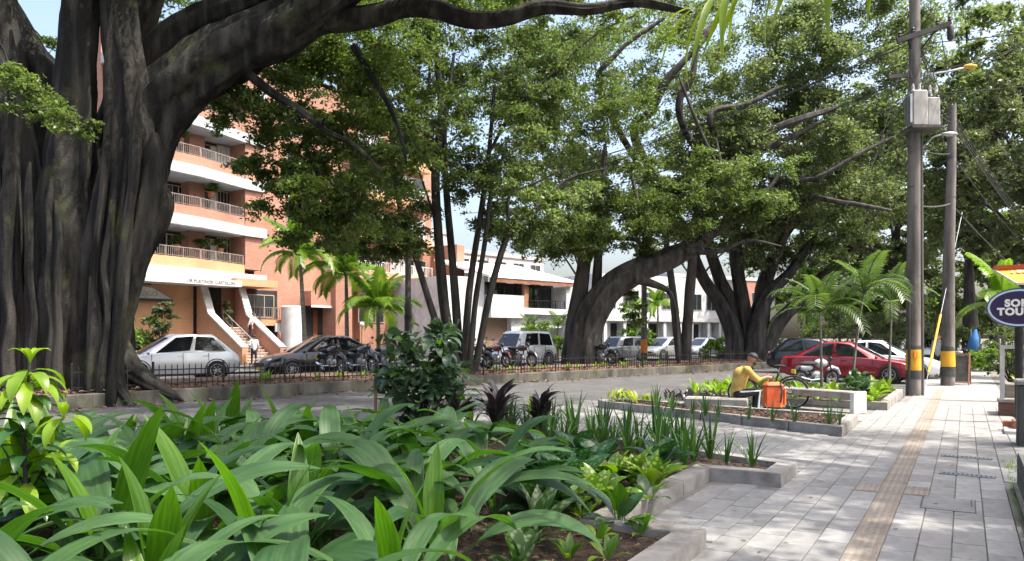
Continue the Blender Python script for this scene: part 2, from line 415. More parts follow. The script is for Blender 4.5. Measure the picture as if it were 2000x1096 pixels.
# ---- planters: kerb stones as parts, soil as structure
def planter(name, label, poly, h, w, soilz, matk):
    t = thing(name, label, 'planter'); inn = inset(poly, w); n = len(poly)
    for i in range(n):
        a, b = Vector(poly[i]), Vector(poly[(i+1) % n]); c, d = Vector(inn[i]), Vector(inn[(i+1) % n])
        k = max(1, round((b-a).length/1.0))
        for j in range(k):
            f0, f1 = j/k, (j+1)/k; g = 0.002/max(.3, (b-a).length/k)
            f0 += g if j else 0; f1 -= g if j < k-1 else 0
            q = [a.lerp(b, f0), a.lerp(b, f1), c.lerp(d, f1), c.lerp(d, f0)]
            q3 = [SN(p.x, p.y) for p in q]; ctr = sum(q3, Vector())/4
            e = 0.012; m = MB(); dz = random.uniform(-.003, .003)
            lo = [p for p in q3]; top = [p + (ctr-p).normalized()*e for p in q3]
            vs = [(p.x, p.y, -.05) for p in lo] + [(p.x, p.y, h-e+dz) for p in lo] + [(p.x, p.y, h+dz) for p in top]
            m.add(vs, [(0, 1, 5, 4), (1, 2, 6, 5), (2, 3, 7, 6), (3, 0, 4, 7), (4, 5, 9, 8), (5, 6, 10, 9), (6, 7, 11, 10), (7, 4, 8, 11), (8, 9, 10, 11), (3, 2, 1, 0)])
            m.build('kerb_stone', matk, t)
    # soil surface, uneven
    ip = inset(poly, w*.45); xs = [p[0] for p in ip]; ys = [p[1] for p in ip]; bm = bmesh.new(); vd = {}; st = .085
    for i in range(int((max(xs)-min(xs))/st)+1):
        for j in range(int((max(ys)-min(ys))/st)+1):
            c_ = (min(xs)+(i+.5)*st, min(ys)+(j+.5)*st)
            if not inside(c_, ip): continue
            q = []
            for di, dj in ((0, 0), (1, 0), (1, 1), (0, 1)):
                k = (i+di, j+dj)
                if k not in vd:
                    p = SN(min(xs)+k[0]*st, min(ys)+k[1]*st, soilz); p.z += mnoise.noise(p*3.0)*.025 + mnoise.noise(p*9)*.014; vd[k] = bm.verts.new(p)
                q.append(vd[k])
            bm.faces.new(q)
    for f in bm.faces: f.smooth = True
    me = bpy.data.meshes.new('soil'); bm.to_mesh(me); bm.free(); me.materials.append(MT['soil'])
    o = inst('soil', me, t)
    return t
planter('planter_bed', 'long concrete kerbed planter full of arching green leaves beside the pavement', PL1, .135, .20, .07, MT['concrete'])
planter('planter_bed', 'wedge shaped concrete planter in front of the seated cyclist', PL2, .15, .17, .09, MT['concrete'])
planter('planter_bed', 'concrete planter with lime plants between bench and utility pole', PL3, .17, .17, .10, MT['concrete'])

# soil chips and dry leaves on the beds
def scatter_chips(name, poly, z, n, size, m, seed, parent=None):
    r = random.Random(seed); mb = MB(); xs = [p[0] for p in poly]; ys = [p[1] for p in poly]; c = 0
    while c < n:
        s, q = r.uniform(min(xs), max(xs)), r.uniform(min(ys), max(ys))
        if not inside((s, q), poly): continue
        c += 1; p = SN(s, q, z + r.uniform(0, .02)); a = r.uniform(0, 6.28); L = size*r.uniform(.5, 1.3); W = L*r.uniform(.3, .6)
        d = Vector((math.cos(a), math.sin(a), r.uniform(-.3, .3)))*L; e = Vector((-math.sin(a), math.cos(a), r.uniform(-.4, .4)))*W
        mb.add([p-d, p-e+Vector((0, 0, .006)), p+d, p+e+Vector((0, 0, .012))], [(0, 1, 2), (0, 2, 3)])
    return tag(mb.build(name, m, parent), 'dry leaf chips lying on the soil', kind='stuff')
MT['chip'] = mat('dry_leaf', (0.05, 0.028, 0.016), (0.22, 0.14, 0.09), 0.9, 9)
scatter_chips('leaf_litter_near', inset(PL1, .21), .09, 9000, .026, MT['chip'], 3)
scatter_chips('leaf_litter_middle', inset(PL2, .18), .11, 1800, .03, MT['chip'], 4)
scatter_chips('leaf_litter_far', inset(PL3, .18), .12, 1500, .03, MT['chip'], 5)

# ---- median strip with mossy kerb, litter and iron fence
KL = [(-26, -1.0), (-16.5, 9.6), (-9.97, 17.2), (-5.9, 21.9), (-1.4, 26.0), (6.9, 34.0), (11.7, 38.8), (19, 46.5), (40, 70)]
def kpoint(d):                                     # point at arc length d along the kerb line
    for i in range(len(KL)-1):
        a, b = Vector(KL[i]), Vector(KL[i+1]); L = (b-a).length
        if d <= L or i == len(KL)-2:
            t = (b-a).normalized(); return a + t*d, t
        d -= L
MW = 5.2
left = []; right = []
for i in range(0, 91):
    p, t = kpoint(i*1.0); nn = Vector((-t.y, t.x)); right.append((p, nn)); left.append(p + nn*MW)
md = MB(); ztop = .27
rows = []
for i, (p, nn) in enumerate(right):
    row = []
    for j in range(9):
        q = p + nn*(.2 + (MW-.2)*j/8); z = ztop - .02 + .10*math.sin(math.pi*j/8) + mnoise.noise(Vector((q.x, q.y, 0))*.6)*.05
        row.append((q.x, q.y, z if j < 8 else -.1))
    rows.append(row)
vs = [p for r_ in rows for p in r_]; fs = [(i*9+j, (i+1)*9+j, (i+1)*9+j+1, i*9+j+1) for i in range(90) for j in range(8)]
o = md.add(vs, fs).build('median_ground', MT['litter'], None, True); tag(o, 'raised median strip of earth and dry leaves', kind='structure')
kt = thing('median_kerb', 'low mossy concrete kerb wall along the far side of the street', 'kerb')
for i in range(0, 60):
    d0, d1 = 8+i*1.4, 8+(i+1)*1.4-.006
    (a, ta), (b, tb) = kpoint(d0), kpoint(d1)
    na = Vector((-ta.y, ta.x))*.22; nb = Vector((-tb.y, tb.x))*.22; h = ztop + random.uniform(-.006, .006); e = .02
    q = [a, b, b+nb, a+na]; tq = [a+na*.09, b+nb*.09, b+nb, a+na]
    MB().add([(p.x, p.y, -.1) for p in q]+[(p.x, p.y, h-e) for p in q]+[(p.x, p.y, h) for p in tq],
             [(0, 1, 5, 4), (1, 2, 6, 5), (2, 3, 7, 6), (3, 0, 4, 7), (4, 5, 9, 8), (5, 6, 10, 9), (6, 7, 11, 10), (7, 4, 8, 11), (8, 9, 10, 11)]).build('kerb_block', MT['kerbmossy'], kt)
# litter leaves on the median edge
mb = MB(); rr = random.Random(11)
for i in range(7000):
    p, t = kpoint(rr.uniform(14, 62)); nn = Vector((-t.y, t.x)); q = p + nn*abs(rr.gauss(.3, 1.3)); z = ztop + .05
    if rr.random() < .15: q = p - nn*abs(rr.gauss(0, .35)); z = RZ+.01
    a = rr.uniform(0, 6.28); L = rr.uniform(.04, .09); W = L*.5; c = Vector((q.x, q.y, z + rr.uniform(0, .05)))
    d = Vector((math.cos(a), math.sin(a), rr.uniform(-.4, .4)))*L; e = Vector((-math.sin(a), math.cos(a), rr.uniform(-.4, .4)))*W
    mb.add([c-d, c-e, c+d, c+e], [(0, 1, 2, 3)])
tag(mb.build('fallen_leaves', MT['chip']), 'dry brown fallen leaves along the median kerb', kind='stuff')
# iron fence: posts, rails and every picket
ft = thing('iron_fence', 'low black iron picket fence along the planted median strip', 'fence')
pk = MB(); pk.box(-.009, .009, -.009, .009, 0, .55).add([(-.016, -.004, .55), (.016, -.004, .55), (.016, .004, .55), (-.016, .004, .55), (0, 0, .63)], [(0, 1, 2, 3), (0, 1, 4), (1, 2, 4), (2, 3, 4), (3, 0, 4)])
pkm = pk.mesh('picket', MT['blackmetal']); psm = MB().box(-.025, .025, -.025, .025, -.1, .68, .008).mesh('post', MT['blackmetal'])
d = 24.5; i = 0; prev = None
while d < 70:
    p, t = kpoint(d); nn = Vector((-t.y, t.x)); q = p + nn*.42; z = ztop + .01
    if i % 12 == 0:
        inst('post', psm, ft, (q.x, q.y, z), (0, 0, math.atan2(t.y, t.x)))
        if prev is not None:
            r_ = MB(); r_.bar((prev.x, prev.y, z+.12), (q.x, q.y, z+.12), .02, .03).bar((prev.x, prev.y, z+.47), (q.x, q.y, z+.47), .02, .03); r_.build('rail', MT['blackmetal'], ft)
        prev = q
    else: inst('picket', pkm, ft, (q.x, q.y, z + random.uniform(-.02, .01)), (random.uniform(-.03, .03), 0, math.atan2(t.y, t.x)))
    d += .155; i += 1

# verge on the right of the pavement
o = MB().prism(to_xy([(2, .365), (2, 14), (60, 14), (60, .905), (9.61, .905), (9.405, .365)]), -.1, -.006).build('verge', MT['ground']); tag(o, 'dirt verge along the inner side of the pavement', kind='structure')

# ================================================================== VEGETATION HELPERS
def leaf_cloud(name, centers, radii, counts, size, matl, parent, seed, flat_=0.65, aspect=0.5, kindstuff=True, up=0.5):
    r = np.random.default_rng(seed)
    C = np.repeat(np.asarray(centers, float), counts, axis=0); RR = np.repeat(np.asarray(radii, float), counts)
    n = len(C); K = 9
    ci = np.repeat(np.arange(len(counts)), counts); tk = r.integers(0, K, n)
    td = r.normal(size=(len(counts), K, 3)); td[:, :, 2] *= .7; td /= np.linalg.norm(td, axis=2)[:, :, None]
    tl = .55 + .75*r.random((len(counts), K))
    q = r.random(n)**.75; d = td[ci, tk]
    p = C + d*(RR*q*tl[ci, tk])[:, None]*np.array([1, 1, flat_]) + r.normal(size=(n, 3))*(RR*(.10+.05*q))[:, None]*np.array([1, 1, .7])
    p[:, 2] -= RR*.28*q*q
    nrm = r.normal(size=(n, 3)); nrm[:, 2] += up*2; nrm /= np.linalg.norm(nrm, axis=1)[:, None]
    a = np.cross(nrm, r.normal(size=(n, 3))); a /= np.linalg.norm(a, axis=1)[:, None]; b = np.cross(nrm, a)
    L = size*(0.6+0.8*r.random(n))*0.5; W = L*aspect*(0.8+.4*r.random(n))
    a = a*L[:, None]; b = b*W[:, None]; dr = nrm*(L*0.25)[:, None]
    V = np.stack([p-a-dr, p-b*1.0+a*.1, p+a-dr, p+b+a*.1], axis=1).reshape(-1, 3)
    me = bpy.data.meshes.new(name); me.vertices.add(4*n); me.vertices.foreach_set('co', V.ravel())
    me.loops.add(4*n); me.loops.foreach_set('vertex_index', np.arange(4*n, dtype=np.int32))
    me.polygons.add(n); me.polygons.foreach_set('loop_start', np.arange(0, 4*n, 4, dtype=np.int32))
    at = me.attributes.new('rnd', 'FLOAT', 'POINT')
    cl = np.repeat(r.random(len(counts)), counts)
    at.data.foreach_set('value', np.repeat(0.55*r.random(n)+0.45*cl, 4).astype(np.float32))
    me.materials.append(matl); me.update(calc_edges=True)
    o = inst(name, me, parent)
    if kindstuff: o['kind'] = 'stuff'
    return o

def smooth_path(pts, k=4):
    """Catmull-Rom through (Vector, radius)"""
    out = []
    n = len(pts)
    for i in range(n-1):
        p0, p1, p2, p3 = pts[max(i-1, 0)], pts[i], pts[i+1], pts[min(i+2, n-1)]
        for j in range(k):
            t = j/k
            def cr(a, b, c, d): return 0.5*((2*b)+(c-a)*t+(2*a-5*b+4*c-d)*t*t+(3*b-a-3*c+d)*t**3)
            out.append((cr(p0[0], p1[0], p2[0], p3[0]), max(.004, cr(p0[1], p1[1], p2[1], p3[1]))))
    out.append(pts[-1]); return out

def px_tube(spec, d0, dd=None):
    """spec: (u, v, radius px[, extra depth]) -> [(Vector, radius m)]"""
    out = []
    for e in spec:
        d = d0 + (e[3] if len(e) > 3 else 0.0)
        out.append((P(e[0], e[1], d), e[2]*d/F))
    return out

def bark_tube(mb, path, n=14, k=5, seed=0, amp=.14, lobes=5, fine=.04):
    path = list(path)
    if path[-1][1] > .03:                          # close the free end to a point
        e = (path[-1][0]-path[-2][0]).normalized(); path.append((path[-1][0]+e*path[-1][1]*4, .012))
    sp = smooth_path(path, k); ph = seed*1.7
    def fl(a, i, p):
        return 1 + amp*.5*math.sin(lobes*a + ph + p.z*.35) + amp*.35*math.sin((lobes*2-1)*a - ph + p.z*.9) + amp*.9*mnoise.noise(Vector((math.cos(a)*1.6+seed, math.sin(a)*1.6, p.z*.7 + p.x*.5))) + fine*(mnoise.noise(Vector((math.cos(a)*5+seed, math.sin(a)*5, p.z*1.3+p.x))) + .7*mnoise.noise(Vector((math.cos(a)*11, math.sin(a)*11+seed, p.z*3.1+p.x*2))))
    mb.tube([q[0] for q in sp], [q[1] for q in sp], n, fl)
    return [(q[0], q[1]) for q in sp]

def make_tree(name, label, base, trunks, limbs, regions, lmat, bmat, seed, leaf=.14, per=300, group=None, twig=.03, nside=14, amp=.14, flat_=.65, attach_z=None):
    """trunks/limbs: lists of [(Vector, r)...] in world space; regions: (center, (rx,ry,rz), clumps, clump radius)"""
    t = thing(name, label, 'tree', base, 0, group); B = Vector(base); r = random.Random(seed)
    loc = lambda path: [(p-B, rr) for p, rr in path]
    nodes = []; tm = MB()
    for i, tr in enumerate(trunks): nodes += bark_tube(tm, loc(tr), nside+6, 5 if nside < 20 else 12, seed+i, amp, fine=.04 if nside < 20 else .075)
    tm.build('trunk', bmat, t, True, angle=70)
    for i, lb in enumerate(limbs):
        m = MB(); nodes += bark_tube(m, loc(lb), nside, 4 if nside < 20 else 8, seed+20+i, amp*.7, fine=.04 if nside < 20 else .10); m.build('limb', bmat, t, True, angle=70)
    cs, rs, ns, sz = [], [], [], []
    for reg in regions:
        c, ax, nc, cr = reg[:4]; c = Vector(c)-B
        pr = (reg[4] if len(reg) > 4 else per)*1.45
        for q in range(nc):
            while True:
                d = Vector((r.uniform(-1, 1), r.uniform(-1, 1), r.uniform(-1, 1)))
                if d.length <= 1: break
            p = c + Vector((d.x*ax[0], d.y*ax[1], d.z*ax[2])); k = cr*r.uniform(.6, 1.35)
            cs.append(p); rs.append(k); ns.append(max(10, int(pr*(k/cr)**2))); sz.append(reg[5] if len(reg) > 5 else None)
    hi = [q for q in nodes if q[0].z > .25*max(x[0].z for x in nodes)] or nodes
    if attach_z: hi = [q for q in nodes if q[0].z + B.z > attach_z]
    tw = MB()
    # branches grow outward: every clump hangs on the nearest limb or on a twig that is already there
    arr = np.array([tuple(q[0]) for q in hi]); pool = [tuple(q[0]) for q in hi]; prad = [min(q[1]*.6, .09) for q in hi]
    d0 = [float(np.min(np.linalg.norm(arr-np.array(tuple(p)), axis=1))) for p in cs]
    for ii in sorted(range(len(cs)), key=lambda k_: d0[k_]):
        p = cs[ii]; pa = np.array(pool)
        dd = np.linalg.norm(pa-np.array(tuple(p)), axis=1) + np.maximum(0, pa[:, 2]-p.z)*.35
        j = int(np.argmin(dd)); q = Vector(pool[j]); L = (p-q).length
        mid = q.lerp(p, .5) + Vector((r.uniform(-.2, .2)*L, r.uniform(-.2, .2)*L, r.uniform(-.05, .22)*L))
        r0 = max(.012, min(prad[j]*.8, twig*(1+L*.2)))
        sp = smooth_path([(q, r0), (mid, r0*.75), (p, r0*.45)], 3)
        tw.tube([x[0] for x in sp], [x[1] for x in sp], 5, cap=False)
        for x in sp[2:]: pool.append(tuple(x[0])); prad.append(x[1])
        for g in range(3):                         # bare twiglets inside the clump
            e = p + Vector((r.gauss(0, 1), r.gauss(0, 1), r.gauss(0, .5)))*rs[ii]*.5
            tw.tube([p, p.lerp(e, .5)+Vector((0, 0, .06)), e], [r0*.4, r0*.3, .003], 4, cap=False)
    if cs:
        tw.build('branches', bmat, t, True)['kind'] = 'stuff'
        for nm_, want in (('crown', False), ('hanging_spray', True)):
            ix = [k_ for k_ in range(len(cs)) if (sz[k_] is not None) == want]
            if ix: leaf_cloud(nm_, [cs[k_] for k_ in ix], [rs[k_] for k_ in ix], [ns[k_] for k_ in ix], sz[ix[0]] or leaf, lmat, t, seed, flat_)
    return t
def reg(u, v, d, ru, rv, rd, n, cr=.9, per=None, size=None):
    s = d/F; c = P(u, v, d)
    return (c, (ru*s, rd, rv*s), n, cr) + ((per,) if per else ()) + ((size,) if size else ())

LM = {}
LM['ficus'] = leafmat('ficus_leaf', (0.028, 0.045, 0.014), (0.128, 0.172, 0.052), .50, .42, scale=.35)
LM['ficus2'] = leafmat('ficus_leaf_grey', (0.027, 0.036, 0.020), (0.122, 0.142, 0.075), .46, .40, scale=.35)
LM['t2'] = leafmat('t2_leaf', (0.030, 0.046, 0.018), (0.145, 0.190, 0.070), .52, .40, scale=.35)
LM['fig'] = leafmat('fig_leaf', (0.034, 0.053, 0.016), (0.165, 0.220, 0.058), .54, .40, scale=.35)
LM['bright'] = leafmat('bright_leaf', (0.04, 0.075, 0.012), (0.15, 0.24, 0.03), .5, .4, scale=.4)
LM['pale'] = leafmat('pale_leaf', (0.040, 0.056, 0.027), (0.168, 0.202, 0.098), .52, .42, scale=.3)

# ================================================================== TREES
# --- huge fig on the left of the median: bundle of fused stems
D1 = 19.3
T = lambda s, dd=0: px_tube(s, D1+dd)
trunks = [
 T([(-75, 775, 100), (-60, 690, 85), (-55, 560, 72), (-65, 400, 66), (-75, 180, 60), (-100, -150, 52)], .6),
 T([(25, 780, 78), (32, 690, 62), (36, 560, 54), (30, 400, 48), (18, 240, 42), (0, 90, 38), (-35, -160, 34)], -.2),
 T([(105, 772, 72), (112, 690, 56), (122, 560, 50), (128, 400, 46), (143, 250, 38), (152, 90, 34), (172, -160, 32)], -.7),
 T([(70, 770, 60), (75, 650, 55), (80, 450, 50), (85, 300, 36), (95, 220, 22)], .9),
 T([(190, 765, 62), (196, 690, 50), (210, 570, 50), (228, 450, 52), (252, 330, 44), (258, 200, 36), (240, 70, 34), (208, -160, 32)], -.5),
 T([(215, 755, 48), (212, 680, 42), (218, 590, 40), (240, 490, 48), (264, 400, 52), (274, 300, 52), (312, 215, 54), (390, 140, 56), (480, 90, 50), (560, 50, 45), (640, -5, 40), (740, -90, 34)], .1),
 T([(160, 770, 60), (165, 660, 55), (178, 520, 55), (192, 400, 46), (205, 290, 30), (250, 130, 24), (300, -20, 24), (360, -160, 22)], .8),
]
limbs = [
 [(P(-40, -170, 19.3), .25), (P(-70, -110, 15.5), .14), (P(-40, 20, 12.9), .07), (P(15, 140, 12.5), .04), (P(110, 232, 12.3), .012)],
 T([(690, 90, 7), (715, 130, 6), (745, 180, 5), (775, 240, 4), (790, 300, 3)], .8),
 T([(262, 250, 20), (285, 165, 40), (325, 90, 36), (400, 40, 33), (500, 5, 29), (600, -60, 24)], .9),
 T([(120, 240, 15), (95, 165, 36), (62, 110, 30), (25, 40, 26), (-30, -60, 22)], .7),
 T([(545, 64, 12), (600, 46, 22), (640, 40, 23), (720, 34, 21), (790, 14, 19), (850, 18, 18), (920, 38, 17), (990, 34, 15), (1060, 14, 14), (1150, 18, 11), (1240, 4, 9), (1330, 20, 6)], .4),
 T([(290, 330, 10), (300, 375, 26), (306, 405, 30), (300, 440, 26), (282, 480, 22), (255, 540, 18)], -.2),
 T([(440, 112, 12), (480, 140, 9), (530, 180, 8.5), (590, 218, 7), (640, 258, 6), (690, 282, 4), (740, 330, 3)], .2),
 T([(205, 620, 8), (220, 665, 24), (240, 705, 24), (275, 738, 18), (330, 768, 9)], -.4),
 T([(186, 600, 5), (192, 650, 14), (205, 700, 15), (228, 750, 12), (250, 782, 7)], -1.2),
 T([(178, 540, 4), (184, 600, 11), (186, 650, 14), (178, 740, 13), (176, 790, 9)], -1.35),
 T([(58, 520, 4), (62, 590, 13), (66, 660, 16), (58, 740, 18), (52, 800, 12)], -1.1),
 T([(302, 260, 6), (300, 310, 20), (288, 400, 26), (262, 520, 22), (232, 640, 20), (222, 700, 16)], -.75),
]
ar = random.Random(14)
for i in range(15):
    u0 = ar.uniform(-40, 235); v0 = ar.uniform(-60, 420); w0 = ar.uniform(5, 15); dd = -1.05 - .45*math.cos((u0-90)/160) + ar.uniform(-.1, .25)
    lean = .16*max(0, (560-v0)/560) if u0 > 150 else -.03
    limbs.append(T([(u0+lean*(760-v)*(.9 if u0 > 190 else .4)+ar.uniform(-7, 7), v, w0*(1 if j else .3)*(1.0+.35*(v > 690))) for j, v in enumerate(np.linspace(v0, 775, 7))], dd))
rg = [reg(610, 235, 20.9, 170, 95, 1.6, 42, .6, 320), reg(455, 190, 21.2, 50, 60, 1.0, 7, .42, 230), reg(620, 400, 20.5, 120, 70, 1.6, 12, .6, 300), reg(700, 300, 20, 130, 110, 2, 16, .6, 300),
      reg(510, 340, 20.5, 60, 35, 1, 5, .45, 260),
      reg(35, 190, 12.5, 80, 60, .7, 12, .34, 210, .07), reg(125, 235, 12.3, 50, 20, .5, 6, .22, 130, .07),
      reg(420, -230, 18.5, 620, 120, 5, 84, 1.0, 360), reg(900, -140, 18.5, 400, 70, 4, 36, .9, 380), reg(1020, -10, 21.0, 300, 45, 1.2, 20, .55, 260),
      reg(80, 80, 21.5, 60, 40, 1, 3, .5, 200), reg(640, 120, 21.5, 120, 55, 1.6, 24, .6, 320), reg(770, 150, 21.5, 110, 80, 1.6, 22, .6, 300), reg(660, 430, 21, 130, 45, 1.5, 18, .55, 280), reg(615, 370, 21.5, 60, 80, 1.2, 16, .55, 300), reg(500, 30, 24, 260, 60, 2, 26, .8, 320), reg(700, 60, 24, 160, 70, 2, 26, .75, 320), reg(540, 60, 23, 200, 80, 2, 22, .8, 320)]
make_tree('fig_tree', 'massive old fig tree with fused grey stems behind the iron fence', G(100, 775, .25), trunks, limbs, rg, LM['fig'], MT['bark'], 1, .115, 290, twig=.022, nside=30, amp=.20, attach_z=6.8)

# --- slender multi-stemmed tree in the middle
D2 = 27.5
T = lambda s, dd=0: [(p, r_*.54) for p, r_ in px_tube(s, D2+dd)]
trunks = [
 T([(888, 735, 26), (884, 690, 20), (868, 600, 19), (857, 470, 17), (851, 340, 15), (862, 220, 13), (850, 90, 10), (838, 20, 7)], 0),
 T([(880, 735, 20), (872, 690, 14), (842, 600, 12), (808, 490, 11), (782, 410, 9), (768, 330, 8), (762, 220, 5)], -.3),
 T([(896, 735, 22), (896, 690, 18), (890, 590, 15), (880, 470, 13), (872, 380, 12), (868, 260, 9), (885, 120, 6)], .4),
 T([(906, 735, 22), (908, 690, 15), (916, 570, 12), (934, 450, 11), (945, 380, 10), (955, 300, 8), (965, 180, 6)], .2),
 T([(914, 735, 20), (920, 680, 12), (930, 580, 10), (946, 480, 9), (957, 390, 8), (966, 330, 6)], -.4),
 T([(922, 738, 20), (934, 690, 13), (956, 580, 12), (984, 480, 11), (1008, 440, 9), (1060, 396, 7), (1110, 350, 5), (1180, 330, 3)], -.2),
]
limbs = [T([(984, 480, 8), (992, 430, 7), (996, 380, 6), (1040, 360, 4), (1090, 335, 3)], -.2), T([(851, 340, 8), (830, 300, 7), (838, 160, 6), (845, 90, 5)], .3),
         T([(955, 300, 6), (1000, 220, 6), (1060, 160, 5), (1160, 70, 4), (1240, 30, 3)], 0), T([(768, 380, 5), (735, 355, 4), (660, 352, 3)], -.3),
         T([(850, 430, 5), (820, 340, 4), (780, 230, 5), (700, 100, 5)], 0)]
rg = [reg(800, 250, 27, 170, 150, 3.5, 40, .85, 330), reg(690, 420, 26.5, 120, 60, 2, 14, .75, 320), reg(960, 200, 28, 180, 150, 3.5, 38, .85, 330), reg(900, 60, 27, 330, 90, 4, 34, .9, 330),
      reg(1050, 390, 27, 120, 70, 2.5, 26, .65, 280), reg(830, 110, 30, 180, 110, 2.5, 26, .85, 280), reg(1000, 330, 30, 100, 80, 2, 10, .7, 260), reg(1020, 110, 30, 150, 110, 2.5, 22, .9, 280), reg(770, 440, 28, 80, 60, 1.5, 18, .7, 300), reg(975, 420, 28.5, 60, 35, 1.2, 10, .55, 240), reg(700, 470, 28, 90, 25, 1.2, 10, .55, 260), reg(900, -110, 27, 420, 80, 5, 36, 1.1, 340), reg(620, 300, 28, 70, 130, 2, 10, .8, 320), reg(760, 480, 26.5, 70, 30, 1.2, 5, .5, 220), reg(900, 330, 27.5, 60, 60, 1.5, 6, .6, 220)]
make_tree('multi_stem_tree', 'slender dark tree of several fanning stems behind the leafy bush', G(905, 722, .25), trunks, limbs, rg, LM['t2'], MT['barkdark'], 40, .135, 300, twig=.022, amp=.1, nside=10)

# --- gnarled leaning fig
D3 = 36.5
T = lambda s, dd=0: [(p, r_*.86) for p, r_ in px_tube(s, D3+dd)]
trunks = [
 T([(1142, 735, 44), (1140, 690, 36), (1152, 630, 32), (1182, 575, 30), (1235, 535, 28), (1300, 508, 25), (1345, 488, 20), (1382, 466, 12), (1402, 448, 5)], 0),
 T([(1122, 735, 30), (1120, 680, 24), (1128, 600, 18), (1140, 520, 15), (1155, 450, 12), (1170, 380, 9), (1180, 300, 6)], .4),
 T([(1165, 730, 22), (1160, 660, 16), (1164, 580, 12), (1168, 500, 9), (1172, 440, 7)], .5),
]
limbs = [T([(1370, 474, 8), (1420, 440, 7), (1480, 395, 5), (1530, 330, 3)], .2), T([(1375, 470, 9), (1398, 420, 7), (1410, 350, 5), (1400, 280, 3)], -.3), T([(1340, 490, 7), (1400, 492, 6), (1460, 470, 4), (1520, 480, 2)], -.5), T([(1170, 460, 7), (1210, 465, 5), (1245, 470, 5), (1258, 500, 4)], .3), T([(1235, 540, 10), (1258, 480, 6), (1250, 420, 4), (1235, 350, 4)], .4), T([(1416, 415, 6), (1405, 340, 5), (1370, 260, 4), (1330, 160, 3)], 0),
         T([(1240, 545, 12), (1275, 555, 9), (1310, 575, 5), (1322, 640, 4), (1325, 700, 5)], -.3), T([(1140, 520, 9), (1110, 440, 6), (1060, 380, 4)], 0)]
rg = [reg(1090, 455, 35.5, 120, 40, 2, 26, .75, 280), reg(1210, 470, 37, 80, 30, 1.5, 12, .7, 260), reg(1390, 400, 35.5, 120, 60, 2, 30, .9, 300), reg(1440, 350, 36, 110, 70, 2, 20, .9, 300), reg(1180, 300, 36, 170, 130, 4, 42, 1.1, 330), reg(1130, 440, 36.5, 100, 60, 2.5, 12, .8, 300), reg(1250, 420, 37, 100, 50, 2.5, 14, .9, 300), reg(1170, 120, 36, 240, 130, 4, 56, 1.2, 330), reg(1230, 600, 37, 30, 45, .8, 6, .45, 200)]
make_tree('leaning_fig_tree', 'gnarled fig leaning far to the right over the median', G(1142, 712, .25), trunks, limbs, rg, LM['ficus'], MT['barkdark'], 70, .155, 300, twig=.03, amp=.22)

# --- vase shaped fig
D4 = 44
T = lambda s, dd=0: [(p, r_*.8) for p, r_ in px_tube(s, D4+dd)]
trunks = [
 T([(1440, 722, 34), (1440, 690, 28), (1428, 640, 20), (1405, 590, 16), (1375, 545, 14), (1350, 490, 11), (1320, 420, 8)], 0),
 T([(1452, 722, 30), (1450, 680, 24), (1432, 610, 20), (1408, 550, 15), (1385, 480, 12), (1370, 400, 9)], .5),
 T([(1465, 722, 34), (1462, 670, 24), (1452, 600, 18), (1440, 520, 16), (1432, 430, 14), (1430, 340, 12), (1410, 260, 10), (1390, 210, 9)], .2),
 T([(1475, 722, 34), (1474, 670, 26), (1486, 600, 20), (1496, 540, 16), (1525, 470, 13), (1560, 420, 10), (1590, 360, 7)], .3),
 T([(1485, 722, 32), (1492, 680, 24), (1520, 630, 18), (1560, 590, 15), (1600, 545, 13), (1650, 500, 11), (1700, 430, 8)], -.2),
 T([(1470, 722, 30), (1478, 650, 20), (1500, 580, 15), (1545, 530, 12), (1580, 480, 9)], -.5),
]
limbs = [T([(1434, 420, 13, 0), (1424, 355, 14, -3), (1432, 300, 12, -4.5), (1480, 268, 11, -5.5), (1540, 240, 9, -6), (1620, 215, 6, -6)], -.3), T([(1428, 350, 10, -3.5), (1400, 275, 9, -5), (1386, 235, 8, -6), (1400, 215, 7, -6), (1460, 203, 6, -6), (1515, 175, 5, -6)], -.4),
         T([(1424, 360, 9, -3), (1460, 312, 9, -5), (1530, 275, 7, -6), (1600, 240, 4, -6)], 0), T([(1460, 470, 8, 0), (1510, 360, 8, -4), (1590, 350, 6, -6), (1680, 300, 5, -6.5), (1740, 270, 3, -6.5)], 0), T([(1500, 560, 8, 0), (1560, 400, 7, -4), (1640, 395, 6, -6), (1730, 410, 4, -6)], 0),
         T([(1432, 400, 10, 0), (1365, 300, 9, -4), (1332, 240, 9, -6), (1328, 190, 9, -6.5), (1352, 150, 8, -6.5), (1362, 90, 7, -6.5), (1400, 40, 5, -6)], 0), T([(1350, 470, 9, 0), (1240, 270, 10, -5), (1270, 220, 11, -6), (1300, 160, 10, -6.5), (1345, 110, 8, -6.5), (1390, 60, 6, -6)], .4), T([(1345, 480, 7, 0), (1180, 200, 8, -7), (1200, 110, 6, -8), (1290, 40, 4, -8)], 0), T([(1650, 500, 7), (1680, 480, 6), (1730, 500, 4)], 0)]
rg = [reg(1470, 270, 40, 200, 120, 2.5, 40, 1.1, 300), reg(1560, 380, 41, 160, 70, 2.5, 26, 1.1, 300), reg(1480, 300, 43, 220, 140, 5, 62, 1.25, 330), reg(1400, 110, 43, 260, 130, 5, 66, 1.3, 330), reg(1560, 470, 43, 140, 60, 3, 22, 1.1, 320), reg(1660, 360, 43, 120, 120, 4, 32, 1.2, 320), reg(1640, 110, 43, 220, 140, 5, 70, 1.3, 320),
      reg(1420, 440, 42, 110, 50, 2, 14, 1.0, 320), reg(1500, -60, 43, 400, 60, 5, 30, 1.4, 320)]
make_tree('vase_fig_tree', 'broad fig with vase shaped spread of limbs behind the seated cyclist', G(1462, 706, .25), trunks, limbs, rg, LM['pale'], MT['barkdark'], 110, .19, 300, twig=.035, amp=.18)

